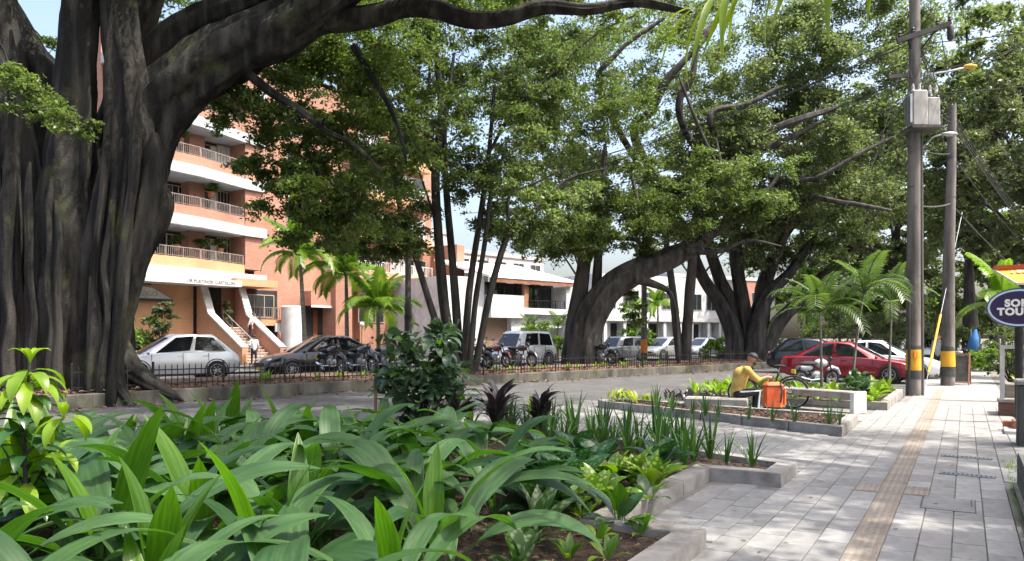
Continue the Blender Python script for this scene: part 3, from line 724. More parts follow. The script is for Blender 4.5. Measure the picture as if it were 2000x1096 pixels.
# --- thin dark trunks between the figs
for i, (sp, lab) in enumerate([([(1330, 712, 9), (1322, 650, 8), (1313, 560, 7), (1302, 480, 6), (1296, 400, 4)], 'thin dark tree trunk just left of its twin on the median'),
                               ([(1338, 715, 12), (1341, 650, 10), (1348, 560, 10), (1356, 470, 8), (1366, 380, 6), (1380, 300, 4)], 'thicker dark tree trunk right of its thin twin on the median')]):
    make_tree('slim_tree', lab, G(sp[0][0], 712, .22), [px_tube(sp, 41)], [], [reg(sp[-1][0], sp[-1][1]-20, 41, 60, 50, 1.5, 9, .9, 220)], LM['ficus'], MT['barkdark'], 150+i, .24, 220, 'thin trunks on the median', twig=.02, amp=.08, nside=8)

# --- trees behind the utility poles on the right
def simple_tree(name, label, u, vb, d, top, spread, lm, seed, leaf=.28, clumps=60, low=.35, group=None, cr=1.3, per=260):
    base = P(u, vb, d); base.z = max(base.z, -.1) if base.z < 1 else 0
    r = random.Random(seed); h = top
    tr = [(base+Vector((0, 0, -.2)), .32+.012*h), (base+Vector((r.uniform(-.3, .3), 0, h*.25)), .26), (base+Vector((r.uniform(-.8, .8), r.uniform(-.5, .5), h*.55)), .18), (base+Vector((r.uniform(-1, 1), 0, h*.9)), .06)]
    lb = []
    for i in range(6):
        a = r.uniform(0, 6.28); z0 = h*r.uniform(.25, .55); L = spread*r.uniform(.5, .9)
        s0 = base+Vector((0, 0, z0)); lb.append([(s0, .13), (s0+Vector((math.cos(a)*L*.5, math.sin(a)*L*.5, h*.14)), .09), (s0+Vector((math.cos(a)*L, math.sin(a)*L, h*.2)), .03)])
    c = base+Vector((0, 0, h*(low+1)/2))
    return make_tree(name, label, base, [tr], lb, [(c, (spread, spread*.8, h*(1-low)/2), clumps, cr)], lm, MT['barkdark'], seed, leaf, per, group, twig=.03, nside=10, amp=.08)
simple_tree('street_tree', 'tall pale green tree behind the second utility pole', 1900, 700, 50, 24, 7.0, LM['pale'], 201, .3, 120, .30, 'trees along the right side of the street')
simple_tree('street_tree', 'broad tree filling the gap between the two utility poles', 1745, 690, 58, 22, 7, LM['pale'], 202, .32, 110, .2, 'trees along the right side of the street')
simple_tree('street_tree', 'shady tree at the right edge behind the yellow awning', 2010, 690, 42, 17, 5.0, LM['ficus2'], 203, .26, 70, .25, 'trees along the right side of the street')
simple_tree('background_tree', 'far dark green tree between the red car and the leaning limbs', 1580, 680, 75, 16, 7, LM['ficus'], 204, .4, 60, .18, 'far trees closing the street')
simple_tree('background_tree', 'far green tree closing the street right of the second pole', 1840, 685, 85, 20, 8, LM['ficus2'], 205, .45, 70, .12, 'far trees closing the street')
simple_tree('background_tree', 'far tree at the right side beside the blue umbrella', 1945, 685, 70, 13, 5, LM['ficus'], 206, .4, 50, .12, 'far trees closing the street')
simple_tree('background_tree', 'far tree seen between the two figs', 1360, 680, 88, 24, 9, LM['pale'], 207, .45, 60, .35, 'far trees closing the street')
simple_tree('background_tree', 'tall far tree behind the white balcony house', 1130, 670, 95, 27, 9, LM['ficus2'], 208, .5, 50, .5, 'far trees closing the street')
simple_tree('background_tree', 'far bushy tree low behind the red car roof', 1690, 685, 62, 9, 5, LM['bright'], 209, .3, 44, .1, 'far trees closing the street', cr=1.0)

# --- high street tree beside the photographer, out of the picture, that shades the pavement
base = Vector((11.5, 3.0, 0))
tr = [(base+Vector((0, 0, -.2)), .5), (base+Vector((-.2, .4, 3)), .4), (base+Vector((-.6, 1.2, 6)), .33), (base+Vector((-1.5, 2.5, 9)), .22)]
lb = [[(base+Vector((-.6, 1.2, 6)), .2), (base+Vector((-3.5, 3, 9.2)), .14), (base+Vector((-7, 5, 11)), .05)], [(base+Vector((-.4, 1, 5.5)), .2), (base+Vector((-1.5, 6, 9.6)), .13), (base+Vector((-3, 11, 11.6)), .05)],
      [(base+Vector((-.6, 1.2, 6)), .18), (base+Vector((-5, 7, 10)), .1), (base+Vector((-9, 11, 12)), .04)]]
SHADE = [((7.0, 8.0, 12.0), (7.0, 5.0, 1.9), 62, 1.25), ((2.5, 14.8, 13.2), (6.5, 4.0, 1.5), 40, 1.2), ((9.0, 4.0, 10.5), (4.0, 3.0, 1.6), 22, 1.2)]
make_tree('shade_tree', 'tall street tree spreading over the pavement', base, [tr], lb, SHADE, LM['ficus'], MT['barkdark'], 260, .17, 520, twig=.03)

# ================================================================== BUILDINGS
class Fr:
    """facade frame: local x along the facade, local y inward, z up"""
    def __init__(s, p0, ang):                      # ang: direction of the facade, degrees to the right of the view axis
        s.p0 = Vector((p0[0], p0[1], 0)); a = R(ang)
        s.x = Vector((math.sin(a), math.cos(a), 0)); s.y = Vector((-math.cos(a), math.sin(a), 0)); s.rz = math.atan2(s.x.y, s.x.x)
    def pix(s, u, v, y=0.0):
        D = Vector(((u-HU)/F, 1, (HV-v)/F)); k = (y + s.p0.dot(s.y))/D.dot(s.y); p = D*k
        return (p-s.p0).dot(s.x), CAMH + p.z
    def rect(s, u0, v0, u1, v1, y=0.0):
        um, vm = (u0+u1)/2, (v0+v1)/2
        return s.pix(u0, vm, y)[0], s.pix(u1, vm, y)[0], s.pix(um, v1, y)[1], s.pix(um, v0, y)[1]

def window(par, x0, x1, z0, z1, y, mull=2, fr='frame', gl='glass', curtain=False, depth=.05, bar=None):
    """frame proud of the wall plane y, panes set back"""
    w_ = .05; m = MB()
    m.box(x0, x1, y-depth, y+.02, z1-w_, z1).box(x0, x1, y-depth, y+.02, z0, z0+w_).box(x0, x0+w_, y-depth, y+.02, z0+w_, z1-w_).box(x1-w_, x1, y-depth, y+.02, z0+w_, z1-w_)
    for i in range(1, mull):
        c = x0+(x1-x0)*i/mull; m.box(c-.02, c+.02, y-depth, y+.02, z0+w_, z1-w_)
    if bar: zb = z0+(z1-z0)*bar; m.box(x0+w_, x1-w_, y-depth+.006, y+.02, zb-.02, zb+.02)
    f = m.build('window', MT[fr], par)
    for i in range(mull):
        a = x0+(x1-x0)*i/mull; b = x0+(x1-x0)*(i+1)/mull
        MB().box(a+.025, b-.025, y-.02, y-.012, z0+w_, z1-w_).build('pane', MT['curtain'] if curtain and (i % 2 or curtain == 2) else MT[gl], f)
    return f
def railing(par, x0, x1, z0, z1, y, matk='railing', sp=.13, y1=None):
    y1 = y if y1 is None else y1
    m = MB().bar((x0, y, z1-.025), (x1, y1, z1-.025), .05, .05).bar((x0, y, z0+.06), (x1, y1, z0+.06), .03, .03)
    n = int((x1-x0)/1.3)+1
    for i in range(n+1): f = i/n; m.box(x0+(x1-x0)*f-.025, x0+(x1-x0)*f+.025, y+(y1-y)*f-.025, y+(y1-y)*f+.025, z0, z1-.05)
    o = m.build('railing', MT[matk], par)
    b = MB(); n = int((x1-x0)/sp)
    for i in range(n): f = (i+.5)/n; b.box(x0+(x1-x0)*f-.012, x0+(x1-x0)*f+.012, y+(y1-y)*f-.012, y+(y1-y)*f+.012, z0+.07, z1-.05)
    b.build('balusters', MT[matk], o)
    return o
def text3(par, s, size, loc, rot, matk, name='lettering', bold=.0, ext=.01, align='CENTER', spc=1.0):
    cu = bpy.data.curves.new(name, 'FONT'); cu.body = s; cu.size = size; cu.extrude = ext; cu.align_x = align; cu.offset = bold
    cu.space_character = spc
    tmp = bpy.data.objects.new(name, cu); COL.objects.link(tmp); bpy.context.view_layer.update()
    me = bpy.data.meshes.new_from_object(tmp.evaluated_get(bpy.context.evaluated_depsgraph_get())); bpy.data.objects.remove(tmp); bpy.data.curves.remove(cu)
    me.name = name; me.materials.clear(); me.materials.append(matk)
    return inst(name, me, par, loc, rot)

# ---- brick apartment block
AF = Fr((-18.4, 46.0), 33.7)
ab = thing('apartment_building', 'orange brick apartment block with white banded balconies and entrance stairs', 'building', AF.p0, AF.rz)
FL = [5.35, 8.35, 11.3, 14.2, 17.1]; TOP = 19.8
xl, xr = AF.pix(228, 500, 0)[0], 4.3
x48 = AF.pix(480, 480, 0)[0]
MB().box(xl, 4.3, 1.6, 6, 5.2, TOP).build('wall', MT['brick'], ab)                       # recessed balcony back wall
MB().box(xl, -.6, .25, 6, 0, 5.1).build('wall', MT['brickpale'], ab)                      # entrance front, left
MB().box(x48, 4.3, .05, 1.595, 5.9, TOP).build('pier', MT['brick'], ab)                    # corner pier
xm = AF.pix(690, 480, 1.2)[0]; xe = AF.pix(848, 480, .2)[0]
MB().box(4.305, xm, 1.1, 12, 0, TOP).build('wall', MT['brick'], ab)
MB().box(4.305, 4.6, .98, 1.1, 4.9, TOP).build('drain_pipe', MT['brick'], ab)
MB().box(xm+.005, xe, .5, 12, 0, 18.6).build('wall', MT['brick'], ab)
# brick end fin on the right, catching the sun
xe2 = AF.pix(874, 560, -1.2)[0]
MB().box(xe+.005, xe+1.0, -2.2, 12, 0, 9.2).build('end_wall', MT['brick'], ab)
MB().box(xl, 4.25, 1.7, 5.9, TOP, TOP+.3).build('roof', MT['white'], ab)
for fi, z in enumerate(FL):
    nxt = (FL+[TOP])[fi+1]
    # white slab band, angled: bulges outward on the left
    xk = AF.pix(395, 440, -1.0)[0]
    sl_ = MB().prism([(xl, -1.35), (xk, -1.05), (x48+.1, -.12), (4.45, -.12), (4.45, 1.61), (xl, 1.61)][::1], z-.38, z+.22)
    sl_.build('balcony_slab', MT['slab'], ab)
    pr = MB().prism([(xl, -1.15), (xk, -.88), (x48-.05, .05), (x48-.05, .25), (xk, -.68), (xl, -.95)], z+.225, z+.80)
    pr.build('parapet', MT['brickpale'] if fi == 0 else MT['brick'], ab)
    railing(ab, max(xl, xk-5.0), xk, z+.82, z+1.40, -.93-.15*.5, y1=-.80)
    railing(ab, xk+.06, x48-.1, z+.82, z+1.40, -.76, y1=.13)
    # brick column on the balcony
    a, b, _, _ = AF.rect(366, 480, 396, 500, .9)
    MB().box(a, b, .7, 1.595, z+.225, nxt-.39).build('column', MT['brick'], ab)
    # dark sheet painting the recess shade, then windows
    MB().box(xl+.1, x48-.01, 1.57, 1.598, z+.24, nxt-.45).build('shade_sheet', MT['dark'], ab)
    a0, a1, _, _ = AF.rect(325, 480, 362, 500, 1.5)
    window(ab, a0, a1-.05, z+.26, nxt-.6, 1.55, 3, curtain=False)
    a0, a1, _, _ = AF.rect(398, 480, 424, 500, 1.5)
    window(ab, a0, a1, z+.26, nxt-.6, 1.55, 2, curtain=1)
    a0 = AF.pix(424, 480, 1.5)[0]
    window(ab, a0+.02, x48-.03, z+.26, nxt-.45, 1.55, 4, curtain=(2 if fi == 2 else 0), bar=.35)
# bay above the entrance corner: tall glazed strip next to the pier
# entrance canopy with lettering
c0 = AF.pix(352, 545, -1.6)[0]; c1 = AF.pix(472, 545, -1.6)[0]
MB().prism([(xl, -1.5), (c0, -1.62), (c1, -1.62), (c1, .2), (xl, .2)], 4.62, 4.965).build('canopy', MT['white'], ab)
text3(ab, 'UR PLATINOS  CASTELLIN', .27, ((c0+c1)/2-.05, -1.635, 4.70), (R(90), 0, 0), MT['poledark'], ext=.004)
MB().box(c1+.1, c1+3.2, -1.0, 1.0, 4.75, 5.2).build('balcony_slab', MT['brickpale'], ab)
# dark sheet painting the shade of the entrance recess
p0x, p1x = -.05, 2.25
MB().box(p0x, p1x, 1.55, 1.58, 2.2, 4.9).build('entrance_shade', MT['dark'], ab)
MB().box(-.6, 4.3, 1.6, 12, 0, 5.1).build('wall', MT['brick'], ab)
# stairs up to the entrance
NS = 13; rise = 2.2/NS; run = .29; y0 = -.2
stm = MB().box(p0x+.005, p1x-.005, 0, run+.03, -rise, 0, .02).mesh('step', MT['brick'])
stn = MB().box(p0x+.01, p1x-.01, -.02, .05, -.05, .005).mesh('nosing', MT['concrete_white'])
for i in range(NS):
    st = inst('step', stm, ab, (0, y0-(i+1)*run, 2.2-i*rise))
    inst('nosing', stn, st)
MB().box(p0x, p1x, y0, 1.54, 2.05, 2.2).build('landing', MT['brick'], ab)
MB().prism([(p0x+.02, y0-NS*run+.3), (p1x-.02, y0-NS*run+.3), (p1x-.02, y0), (p0x+.02, y0)], -.1, .1).build('stair_base', MT['brick'], ab)
def cheek(x, wd, nm):
    prof = [(y0+.4, 0), (y0+.4, 4.6), (y0-.05, 4.6), (y0-.75, 2.95), (y0-NS*run-.1, .95), (y0-NS*run-.1, 0)]
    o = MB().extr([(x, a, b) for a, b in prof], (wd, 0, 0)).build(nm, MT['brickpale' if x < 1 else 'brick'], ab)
    cp = MB(); pts = prof[2:5]
    for (a, b), (c, d) in zip(pts[:-1], pts[1:]): cp.bar((x+wd/2, a, b+.03), (x+wd/2, c, d+.03), wd+.12, .10)
    cp.build('coping', MT['concrete_white'], o)
cheek(p0x-.36, .35, 'stair_wall'); cheek(p1x+.01, .35, 'stair_wall')
hr = MB(); yb = y0-NS*run
hr.tube([(1.05, y0-.1, 2.2+1.0), (1.05, yb+.2, 1.0)], .03, 8).tube([(1.05, y0-.1, 2.2+.55), (1.05, yb+.2, .55)], .02, 6)
for i in range(5): f = i/4; hr.tube([(1.05, y0-.1+(yb+.3-y0)*f, 2.2*(1-f)), (1.05, y0-.1+(yb+.3-y0)*f, 2.2*(1-f)+1.0)], .022, 6)
hr.build('handrail', MT['greymetal'], ab, True)
# right of the stairs: raised balcony over a carport, dark sheets painting the shade of both
b0, b1 = AF.pix(482, 600, .3)[0], AF.pix(556, 600, .3)[0]
MB().box(b0, b1, .2, 1.09, 2.35, 2.75).build('balcony_slab', MT['brickpale'], ab)
railing(ab, b0, b1, 2.76, 3.55, .3, sp=.16)
MB().box(b0, b1, 1.05, 1.08, 2.76, 4.7).build('shade_sheet', MT['dark'], ab)
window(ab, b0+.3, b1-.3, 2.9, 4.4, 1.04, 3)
MB().box(b0, b1, 1.05, 1.08, 1.0, 2.34).build('shade_sheet', MT['dark'], ab)
a0, a1, z0, z1 = AF.rect(537, 632, 556, 648, .15); MB().box(a0, a1, .1, .2, z0, z1).build('notice_panel', MT['white'], ab)
# white rounded wall end
a0, a1, z0, z1 = AF.rect(558, 580, 592, 700, -.6)
MB().lathe([((a1-a0)/2, 0), ((a1-a0)/2, 3.6), ((a1-a0)/2*.92, 3.66)], 20, ((a0+a1)/2, -.4, 0)).build('round_pillar', MT['white'], ab, True)
# service entrance
a0, a1, z0, z1 = AF.rect(600, 598, 646, 690, .6)
MB().box(a0-.1, a1+.2, .1, 1.09, z1, z1+1.0).build('lintel', MT['brick'], ab)
MB().box(a0, a1, 1.04, 1.09, 0, z1).build('door', MT['dark'], ab)
MB().box(a0+.1, a0+.16, .98, 1.04, 0, z1-.1).build('door_frame', MT['frame'], ab); MB().box(a0+.9, a0+1.3, 1.0, 1.035, .2, z1-.3).build('door_leaf', mat('door_brown', (.12, .04, .02), (.2, .07, .035), .5), ab)
MB().box(a0-.1, a1+.2, .06, .098, z1-.12, z1+.02).build('lintel_trim', MT['white'], ab)
a0, a1, z0, z1 = AF.rect(648, 560, 680, 690, .1); MB().box(a0, a1, -.3, 1.09, 0, z1+1.2).build('pier', MT['brick'], ab)
# right wing windows and balconies
for (u0, v0, u1, v1, cur) in [(762, 505, 792, 560, 2), (796, 508, 832, 560, 1), (768, 582, 790, 640, 1), (796, 585, 834, 640, 0), (700, 500, 752, 535, 0), (700, 575, 750, 630, 0), (700, 420, 750, 460, 0), (765, 425, 830, 470, 2), (700, 340, 750, 380, 0), (765, 345, 830, 390, 1), (700, 262, 750, 300, 0), (765, 265, 830, 310, 0)]:
    a, b, z0, z1 = AF.rect(u0, v0, u1, v1, .45); window(ab, a, b, z0, z1, .49, 3, curtain=cur)
for v in (540, 465, 388, 308):
    a, b, z0, z1 = AF.rect(692, v-4, 836, v+14, .0); MB().box(a, b, -.5, .495, z0, z1).build('balcony_slab', MT['brickpale'], ab); railing(ab, a, b, z1, z1+.8, -.45, 'white', .2)
# windows of the plain middle wall
for (u0, v0, u1, v1) in [(560, 300, 590, 350), (600, 310, 630, 360), (560, 395, 585, 440), (610, 400, 640, 445), (560, 215, 590, 265), (605, 225, 640, 275)]:
    a, b, z0, z1 = AF.rect(u0, v0, u1, v1, 1.05); window(ab, a, b, z0, z1, 1.09, 2)
# sign plate on the entrance front
a0, a1, z0, z1 = AF.rect(250, 562, 336, 588, .1)
MB().extr([(a0, .20, z0+.15), (a1, .20, z0+.15), (a0+(a1-a0)*.55, .20, z1), (a0, .20, z1+.1)], (0, -.12, 0)).build('sign_plate', MT['white'], ab)
MB().box(a0, a1, .03, .24, z0, z0+.14).build('sign_ledge', MT['blackpaint'], ab)
text3(ab, 'E YNDGO', .42, (a0+(a1-a0)*.30, .07, z0+.28), (R(90), 0, 0), flat('sign_letters', (.35, .33, .32), .5), ext=.006)
a0, a1, z0, z1 = AF.rect(278, 549, 296, 556, .2); MB().box(a0, a1, .2, .26, z0, z1).build('vent', MT['blackpaint'], ab)

# ---- white house with the wide balcony
WF = Fr((-2.2, 58.0), 48)
wh = thing('white_house', 'white two storey house with dark open balcony and pale roof', 'building', WF.p0, WF.rz)
X = lambda u, y=0.: WF.pix(u, 560, y)[0]
Z = lambda v, u=1020, y=0.: WF.pix(u, v, y)[1]
MB().box(X(868), X(946), .0, 9, 0, Z(540, 905)).build('wall', MT['white'], wh)
MB().box(X(946)+.005, X(1100), 1.2, 9, 0, Z(552)).build('wall', MT['dark'], wh)  # dark colour paints the shade of the open balcony
MB().extr([(X(940), -.9, Z(548)), (X(1106), -.9, Z(548)), (X(1106), 6, Z(548)+1.7), (X(940), 6, Z(548)+1.7)], (0, 0, .18)).build('roof', MT['white'], wh)
MB().box(X(944), X(1104), -.85, -.7, Z(556), Z(548)-.01).build('fascia', mat('fascia_wood', (.22, .09, .05), (.32, .15, .09), .6), wh)
MB().box(X(948), X(1012), -.7, .2, Z(622), Z(579)).build('balcony_wall', MT['white'], wh)
MB().box(X(1016), X(1024), -.5, -.2, Z(602), Z(556)).build('post', MT['wood'], wh)
MB().box(X(1012)+.01, X(1096), -.6, 1.19, Z(614), Z(602)).build('balcony_slab', MT['white'], wh)
MB().box(X(1012)+.01, X(1096), -.2, 1.19, Z(640), Z(614)-.01).build('beam', MT['greywall'], wh)
MB().box(X(1096), X(1112), -.6, 9, 0, Z(556)).build('wall', MT['greywall'], wh)
window(wh, X(1026), X(1060), Z(600), Z(558), 1.15, 2, 'blackmetal'); window(wh, X(1062), X(1094), Z(600), Z(558), 1.15, 2, 'blackmetal'); window(wh, X(952), X(1010), Z(578), Z(556), 1.15, 3, 'blackmetal')
railing(wh, X(1024), X(1094), Z(602), Z(586), -.5, 'blackmetal', .3)
MB().box(X(946)+.01, X(992), .1, 1.19, 0, Z(622)).build('garage_door', mat('garage_door', (.2, .13, .09), (.3, .2, .14), .6, 5, stretch=(8, 8, .3)), wh)
MB().box(X(992), X(1010), -.4, 1.19, 0, Z(622)-.01).build('pillar', MT['white'], wh)
MB().box(X(1010)+.01, X(1096), .6, 1.19, 0, Z(640)).build('shop_front', MT['greywall'], wh)

# ---- pale tall blocks behind
def block(label, p0, ang, x1, dep, h, m, rows, cols, seed):
    fr = Fr(p0, ang); t = thing('tower_block', label, 'building', fr.p0, fr.rz)
    MB().box(0, x1, 0, dep, 0, h).build('wall', m, t); MB().box(-.15, x1+.15, -.15, dep+.15, h, h+.5).build('roof', MT['greywall'], t)
    for i in range(rows):
        z = 1.2 + i*(h-1.5)/rows
        for j in range(cols):
            x = (j+.5)*x1/cols; window(t, x-x1/cols*.3, x+x1/cols*.3, z, z+1.5, -.005, 2, 'white')
    return t
block('pale pinkish apartment tower far behind the white house', (-7.5, 98), 45, 17, 10, 12.5, mat('pink_render', (.55, .44, .40), (.66, .56, .52), .8, 1), 6, 5, 1)
block('white tower between the dark stems of the slender tree', (-11, 84), 35, 6.5, 10, 13.5, MT['greywall'], 4, 2, 2)
block('brick apartment tower far behind the vase shaped fig', (23, 112), 60, 20, 12, 10.5, MT['brick'], 3, 5, 3)

# ---- far white shops seen under the figs
SF = Fr(P(1172, 660, 70).to_2d(), 60)
sh = thing('shop_row', 'row of far white shops with dark doors under the fig trees', 'building', SF.p0, SF.rz)
X = lambda u, y=0.: SF.pix(u, 620, y)[0]
Zs = lambda v, u=1300, y=0.: SF.pix(u, v, y)[1]
MB().box(0, X(1440), .6, 8, 0, 7.5).build('wall', MT['white'], sh)
MB().box(0, X(1440), -.4, .59, 3.1, 3.5).build('awning_slab', MT['greywall'], sh)
for u0, u1, k in [(1182, 1192, 0), (1200, 1212, 0), (1222, 1250, 0), (1262, 1290, 0), (1296, 1318, 1), (1330, 1340, 2), (1352, 1372, 0), (1382, 1398, 1), (1404, 1418, 0)]:
    MB().box(X(u0), X(u1), .55, .585, 0, 2.9).build('door', [MT['dark'], MT['curtain'], MT['orangepaint']][k], sh)
for u0, u1 in [(1184, 1210), (1225, 1255), (1265, 1290), (1300, 1325), (1350, 1378), (1388, 1415)]:
    window(sh, X(u0), X(u1), 4.3, 5.9, .59, 3, 'greymetal')
for u in (1176, 1214, 1256, 1292, 1322, 1345, 1378, 1400, 1425): MB().box(X(u), X(u)+.35, -.3, .54, 0, 3.09).build('pillar', MT['greywall'], sh)

# ================================================================== PLANTS
def blade(name, L, W, th0, th1, matl, rows=12, cols=6, pet=.15, fold=.25, pleat=.0, bend=1.4, tip=1.0, twist=0., wmax=.45):
    """arching leaf: starts at the origin, bends over towards +x; th = angle from vertical"""
    vs, fs = [], []; x = z = 0.; ds = L/rows
    for i in range(rows+1):
        s = i/rows; th = R(th0 + (th1-th0)*s**bend)
        if i: x += math.sin(th)*ds; z += math.cos(th)*ds
        if s < pet: wd = W*.07
        else:
            q = (s-pet)/(1-pet); wd = W*.5*max(.02, (math.sin(math.pi*min(1, q**(math.log(.5)/math.log(wmax)))))**.85) if q < 1 else W*.01
            wd = max(wd, W*.02)
        tw = twist*s
        for j in range(cols+1):
            y = (j/cols*2-1); off = -fold*abs(y)*wd*-1 + (pleat*wd*(1 if j % 2 else -1))
            yy = y*wd*math.cos(tw); oo = off + y*wd*math.sin(tw)
            vs.append((x + -math.cos(th)*oo, yy, z + math.sin(th)*oo))
    c = cols+1
    for i in range(rows):
        for j in range(cols): fs.append((i*c+j, i*c+j+1, (i+1)*c+j+1, (i+1)*c+j))
    me = bpy.data.meshes.new(name); me.from_pydata(vs, [], fs); me.materials.append(matl)
    me.polygons.foreach_set('use_smooth', [True]*len(me.polygons)); me.update(); return me

def plantlet(name, label, cat, loc, meshes, n, rs, seed, group=None, tilt=.12, part='leaf', zc=0., order=None):
    """rosette of leaves; meshes ordered from inner (erect) to outer"""
    r = random.Random(seed); t = thing(name, label, cat, loc, r.uniform(0, 6.28), group); a = r.uniform(0, 6.28)
    for i in range(n):
        f = i/max(1, n-1); k = min(len(meshes)-1, max(0, int(f*len(meshes)*.999 + r.uniform(-.4, .4))))
        a += 2.4 + r.uniform(-.35, .35); s = rs*r.uniform(.8, 1.15)
        inst(part, meshes[k], t, (math.cos(a)*.02, math.sin(a)*.02, zc), (r.uniform(-tilt, tilt), r.uniform(-tilt, tilt), a), (s, s*r.uniform(.85, 1.15), s))
    return t
def pleatvein(nt, col):
    return col
PM = {}
def streak(nt, col):
    f = noisen(nt, 3.0, 3, stretch=(1.5, 26, 1.5)); k = ramp2(nt, f, [(.35, (.72, .74, .72)), (.65, (1.22, 1.2, 1.2))])
    col = mixc(nt, 1.0, col, k, 'MULTIPLY')
    b = noisen(nt, 7.0, 5); kb = ramp2(nt, b, [(.70, (0, 0, 0)), (.76, (1, 1, 1))])
    return mixc(nt, kb, col, (.16, .14, .05))
PM['big'] = leafmat('arching_leaf', (0.022, 0.060, 0.020), (0.068, 0.136, 0.048), .30, .40, (1.5, 2.1, .25), attr=False, orand=True, scale=2.5, spec=.32, vein=streak)
PM['bigbacklit'] = leafmat('arching_leaf_backlit', (0.035, 0.095, 0.006), (0.075, 0.165, 0.012), .42, .36, (1.5, 1.8, .4), attr=False, orand=True, scale=2.5, vein=streak)  # backlight of the erect leaves put into a brighter base colour
PM['lime'] = leafmat('lime_leaf', (0.10, 0.19, 0.008), (0.21, 0.33, 0.018), .4, .4, (1.3, 1.4, .3), attr=False, orand=True, scale=6)
PM['dark'] = leafmat('dark_leaf', (0.012, 0.045, 0.012), (0.04, 0.10, 0.03), .25, .3, attr=False, orand=True, scale=4)
PM['strap'] = leafmat('strap_leaf', (0.018, 0.055, 0.012), (0.06, 0.135, 0.025), .3, .3, attr=False, orand=True, scale=3)
PM['bush'] = leafmat('bush_leaf', (0.020, 0.050, 0.024), (0.070, 0.120, 0.056), .25, .30, attr=False, orand=True, scale=4, spec=.6)
PM['purple'] = leafmat('purple_leaf', (0.018, 0.016, 0.018), (0.05, 0.04, 0.042), .15, .3, (1.2, .8, 1.0), attr=False, orand=True, scale=5)
PM['palm'] = leafmat('palm_leaf', (0.03, 0.06, 0.018), (0.11, 0.165, 0.045), .4, .35, attr=False, orand=True, scale=2)
PM['palmlit'] = leafmat('palm_leaf_lit', (0.10, 0.17, 0.006), (0.22, 0.30, 0.010), .5, .4, (1.3, 1.3, .3), attr=False, orand=True, scale=6)  # lit copy of the palm leaf, light put into its colour
PM['yellowp'] = leafmat('yellow_leaf', (0.24, 0.30, 0.02), (0.42, 0.45, 0.03), .4, .4, (1.2, 1.2, .4), attr=False, orand=True, scale=6)
def varieg(name, green, pale, scale):
    def vein(nt, col):
        tc = nt.nodes.new('ShaderNodeTexCoord'); n = nt.nodes.new('ShaderNodeTexVoronoi'); n.inputs['Scale'].default_value = scale
        nt.links.new(tc.outputs['Object'], n.inputs['Vector'])
        f = ramp2(nt, n.outputs['Distance'], [(.25, (1, 1, 1)), (.5, (0, 0, 0))])
        return mixc(nt, f, col, pale)
    return leafmat(name, tuple(x*.7 for x in green), green, .35, .38, attr=False, orand=True, scale=4, vein=vein)
PM['varieg'] = varieg('variegated_leaf', (0.10, 0.20, 0.02), (0.38, 0.45, 0.12), 26)
PM['calathea'] = varieg('patterned_leaf', (0.02, 0.07, 0.02), (0.07, 0.15, 0.06), 30)
PM['agla'] = varieg('silver_leaf', (0.05, 0.11, 0.03), (0.22, 0.29, 0.16), 22)
PM['nearwhite'] = leafmat('near_white_leaf', (0.40, 0.42, 0.30), (0.55, 0.55, 0.46), .2, .5, attr=False, orand=True, scale=8)  # even near-white leaf colour for the pale plants by the pole

BIG = [blade('leaf', 1.00, .15, 4, 40, PM['bigbacklit'], 14, 8, .28, .22, .03, 1.6),
       blade('leaf', 1.14, .17, 10, 98, PM['big'], 15, 8, .28, .20, .03, 1.7, twist=.2),
       blade('leaf', 1.20, .185, 14, 122, PM['big'], 16, 8, .28, .16, .03, 1.5, twist=-.3),
       blade('leaf', 1.24, .19, 20, 138, PM['big'], 17, 8, .28, .12, .03, 1.35, twist=.3),
       blade('leaf', 1.20, .185, 30, 148, PM['big'], 17, 8, .26, .12, .03, 1.15, twist=-.2),
       blade('leaf', 1.18, .18, 18, 104, PM['big'], 16, 8, .28, .14, .03, 1.2, twist=.35)]
class _Ord:
    base = 'first second third fourth fifth sixth seventh eighth ninth tenth eleventh twelfth thirteenth fourteenth fifteenth sixteenth seventeenth eighteenth nineteenth'.split()
    tens = {2: ('twentieth', 'twenty'), 3: ('thirtieth', 'thirty'), 4: ('fortieth', 'forty'), 5: ('fiftieth', 'fifty'), 6: ('sixtieth', 'sixty')}
    def __getitem__(s, i):
        i += 1
        if i < 20: return s.base[i-1]
        return s.tens[i//10][0] if i % 10 == 0 else s.tens[i//10][1]+'-'+s.base[i % 10-1]
ORD = _Ord()
def uof(p): return HU+F*p[0]/p[1]
pts = []; r = random.Random(21); tries = 0
p1i = inset(PL1, .35)
while len(pts) < 82 and tries < 20000:
    tries += 1
    y = 2.55 + (8.4-2.55)*r.random()**.8; umax = 780 if y < 3.2 else (840 if y < 4.2 else (900 if y < 6 else 970)); u = r.uniform(-200, umax)
    p = Vector(((u-HU)/F*y, y, .08)); s, n = p.dot(SV), p.dot(NV)
    if not inside((s, n), p1i) or n > -1.95: continue
    if (p.xy-Vector((-2.75, 4.35))).length < .45: continue
    if any((p-q).length < .52 for q in pts): continue
    pts.append(p)
rowdef = [(3.5, 'nearest the camera'), (4.8, 'second from the camera'), (6.3, 'third from the camera'), (99, 'nearest the street')]
i = 0
for k_, (ymax, rn) in enumerate(rowdef):
    row = sorted([p for p in pts if (rowdef[k_-1][0] if k_ else 0) <= p.y < ymax], key=uof)
    for j, p in enumerate(row):
        i += 1
        plantlet('arching_leaf_plant', f'{ORD[j]} arching green leaf plant from the left in the row {rn}', 'plant', p, BIG if r.random() < .46 else BIG[1:], r.randint(9, 12), r.uniform(.84, 1.08)*(1.0 if p.y > 3.2 else .95), 300+i,
                 'arching plants massed in the near planter', .14)

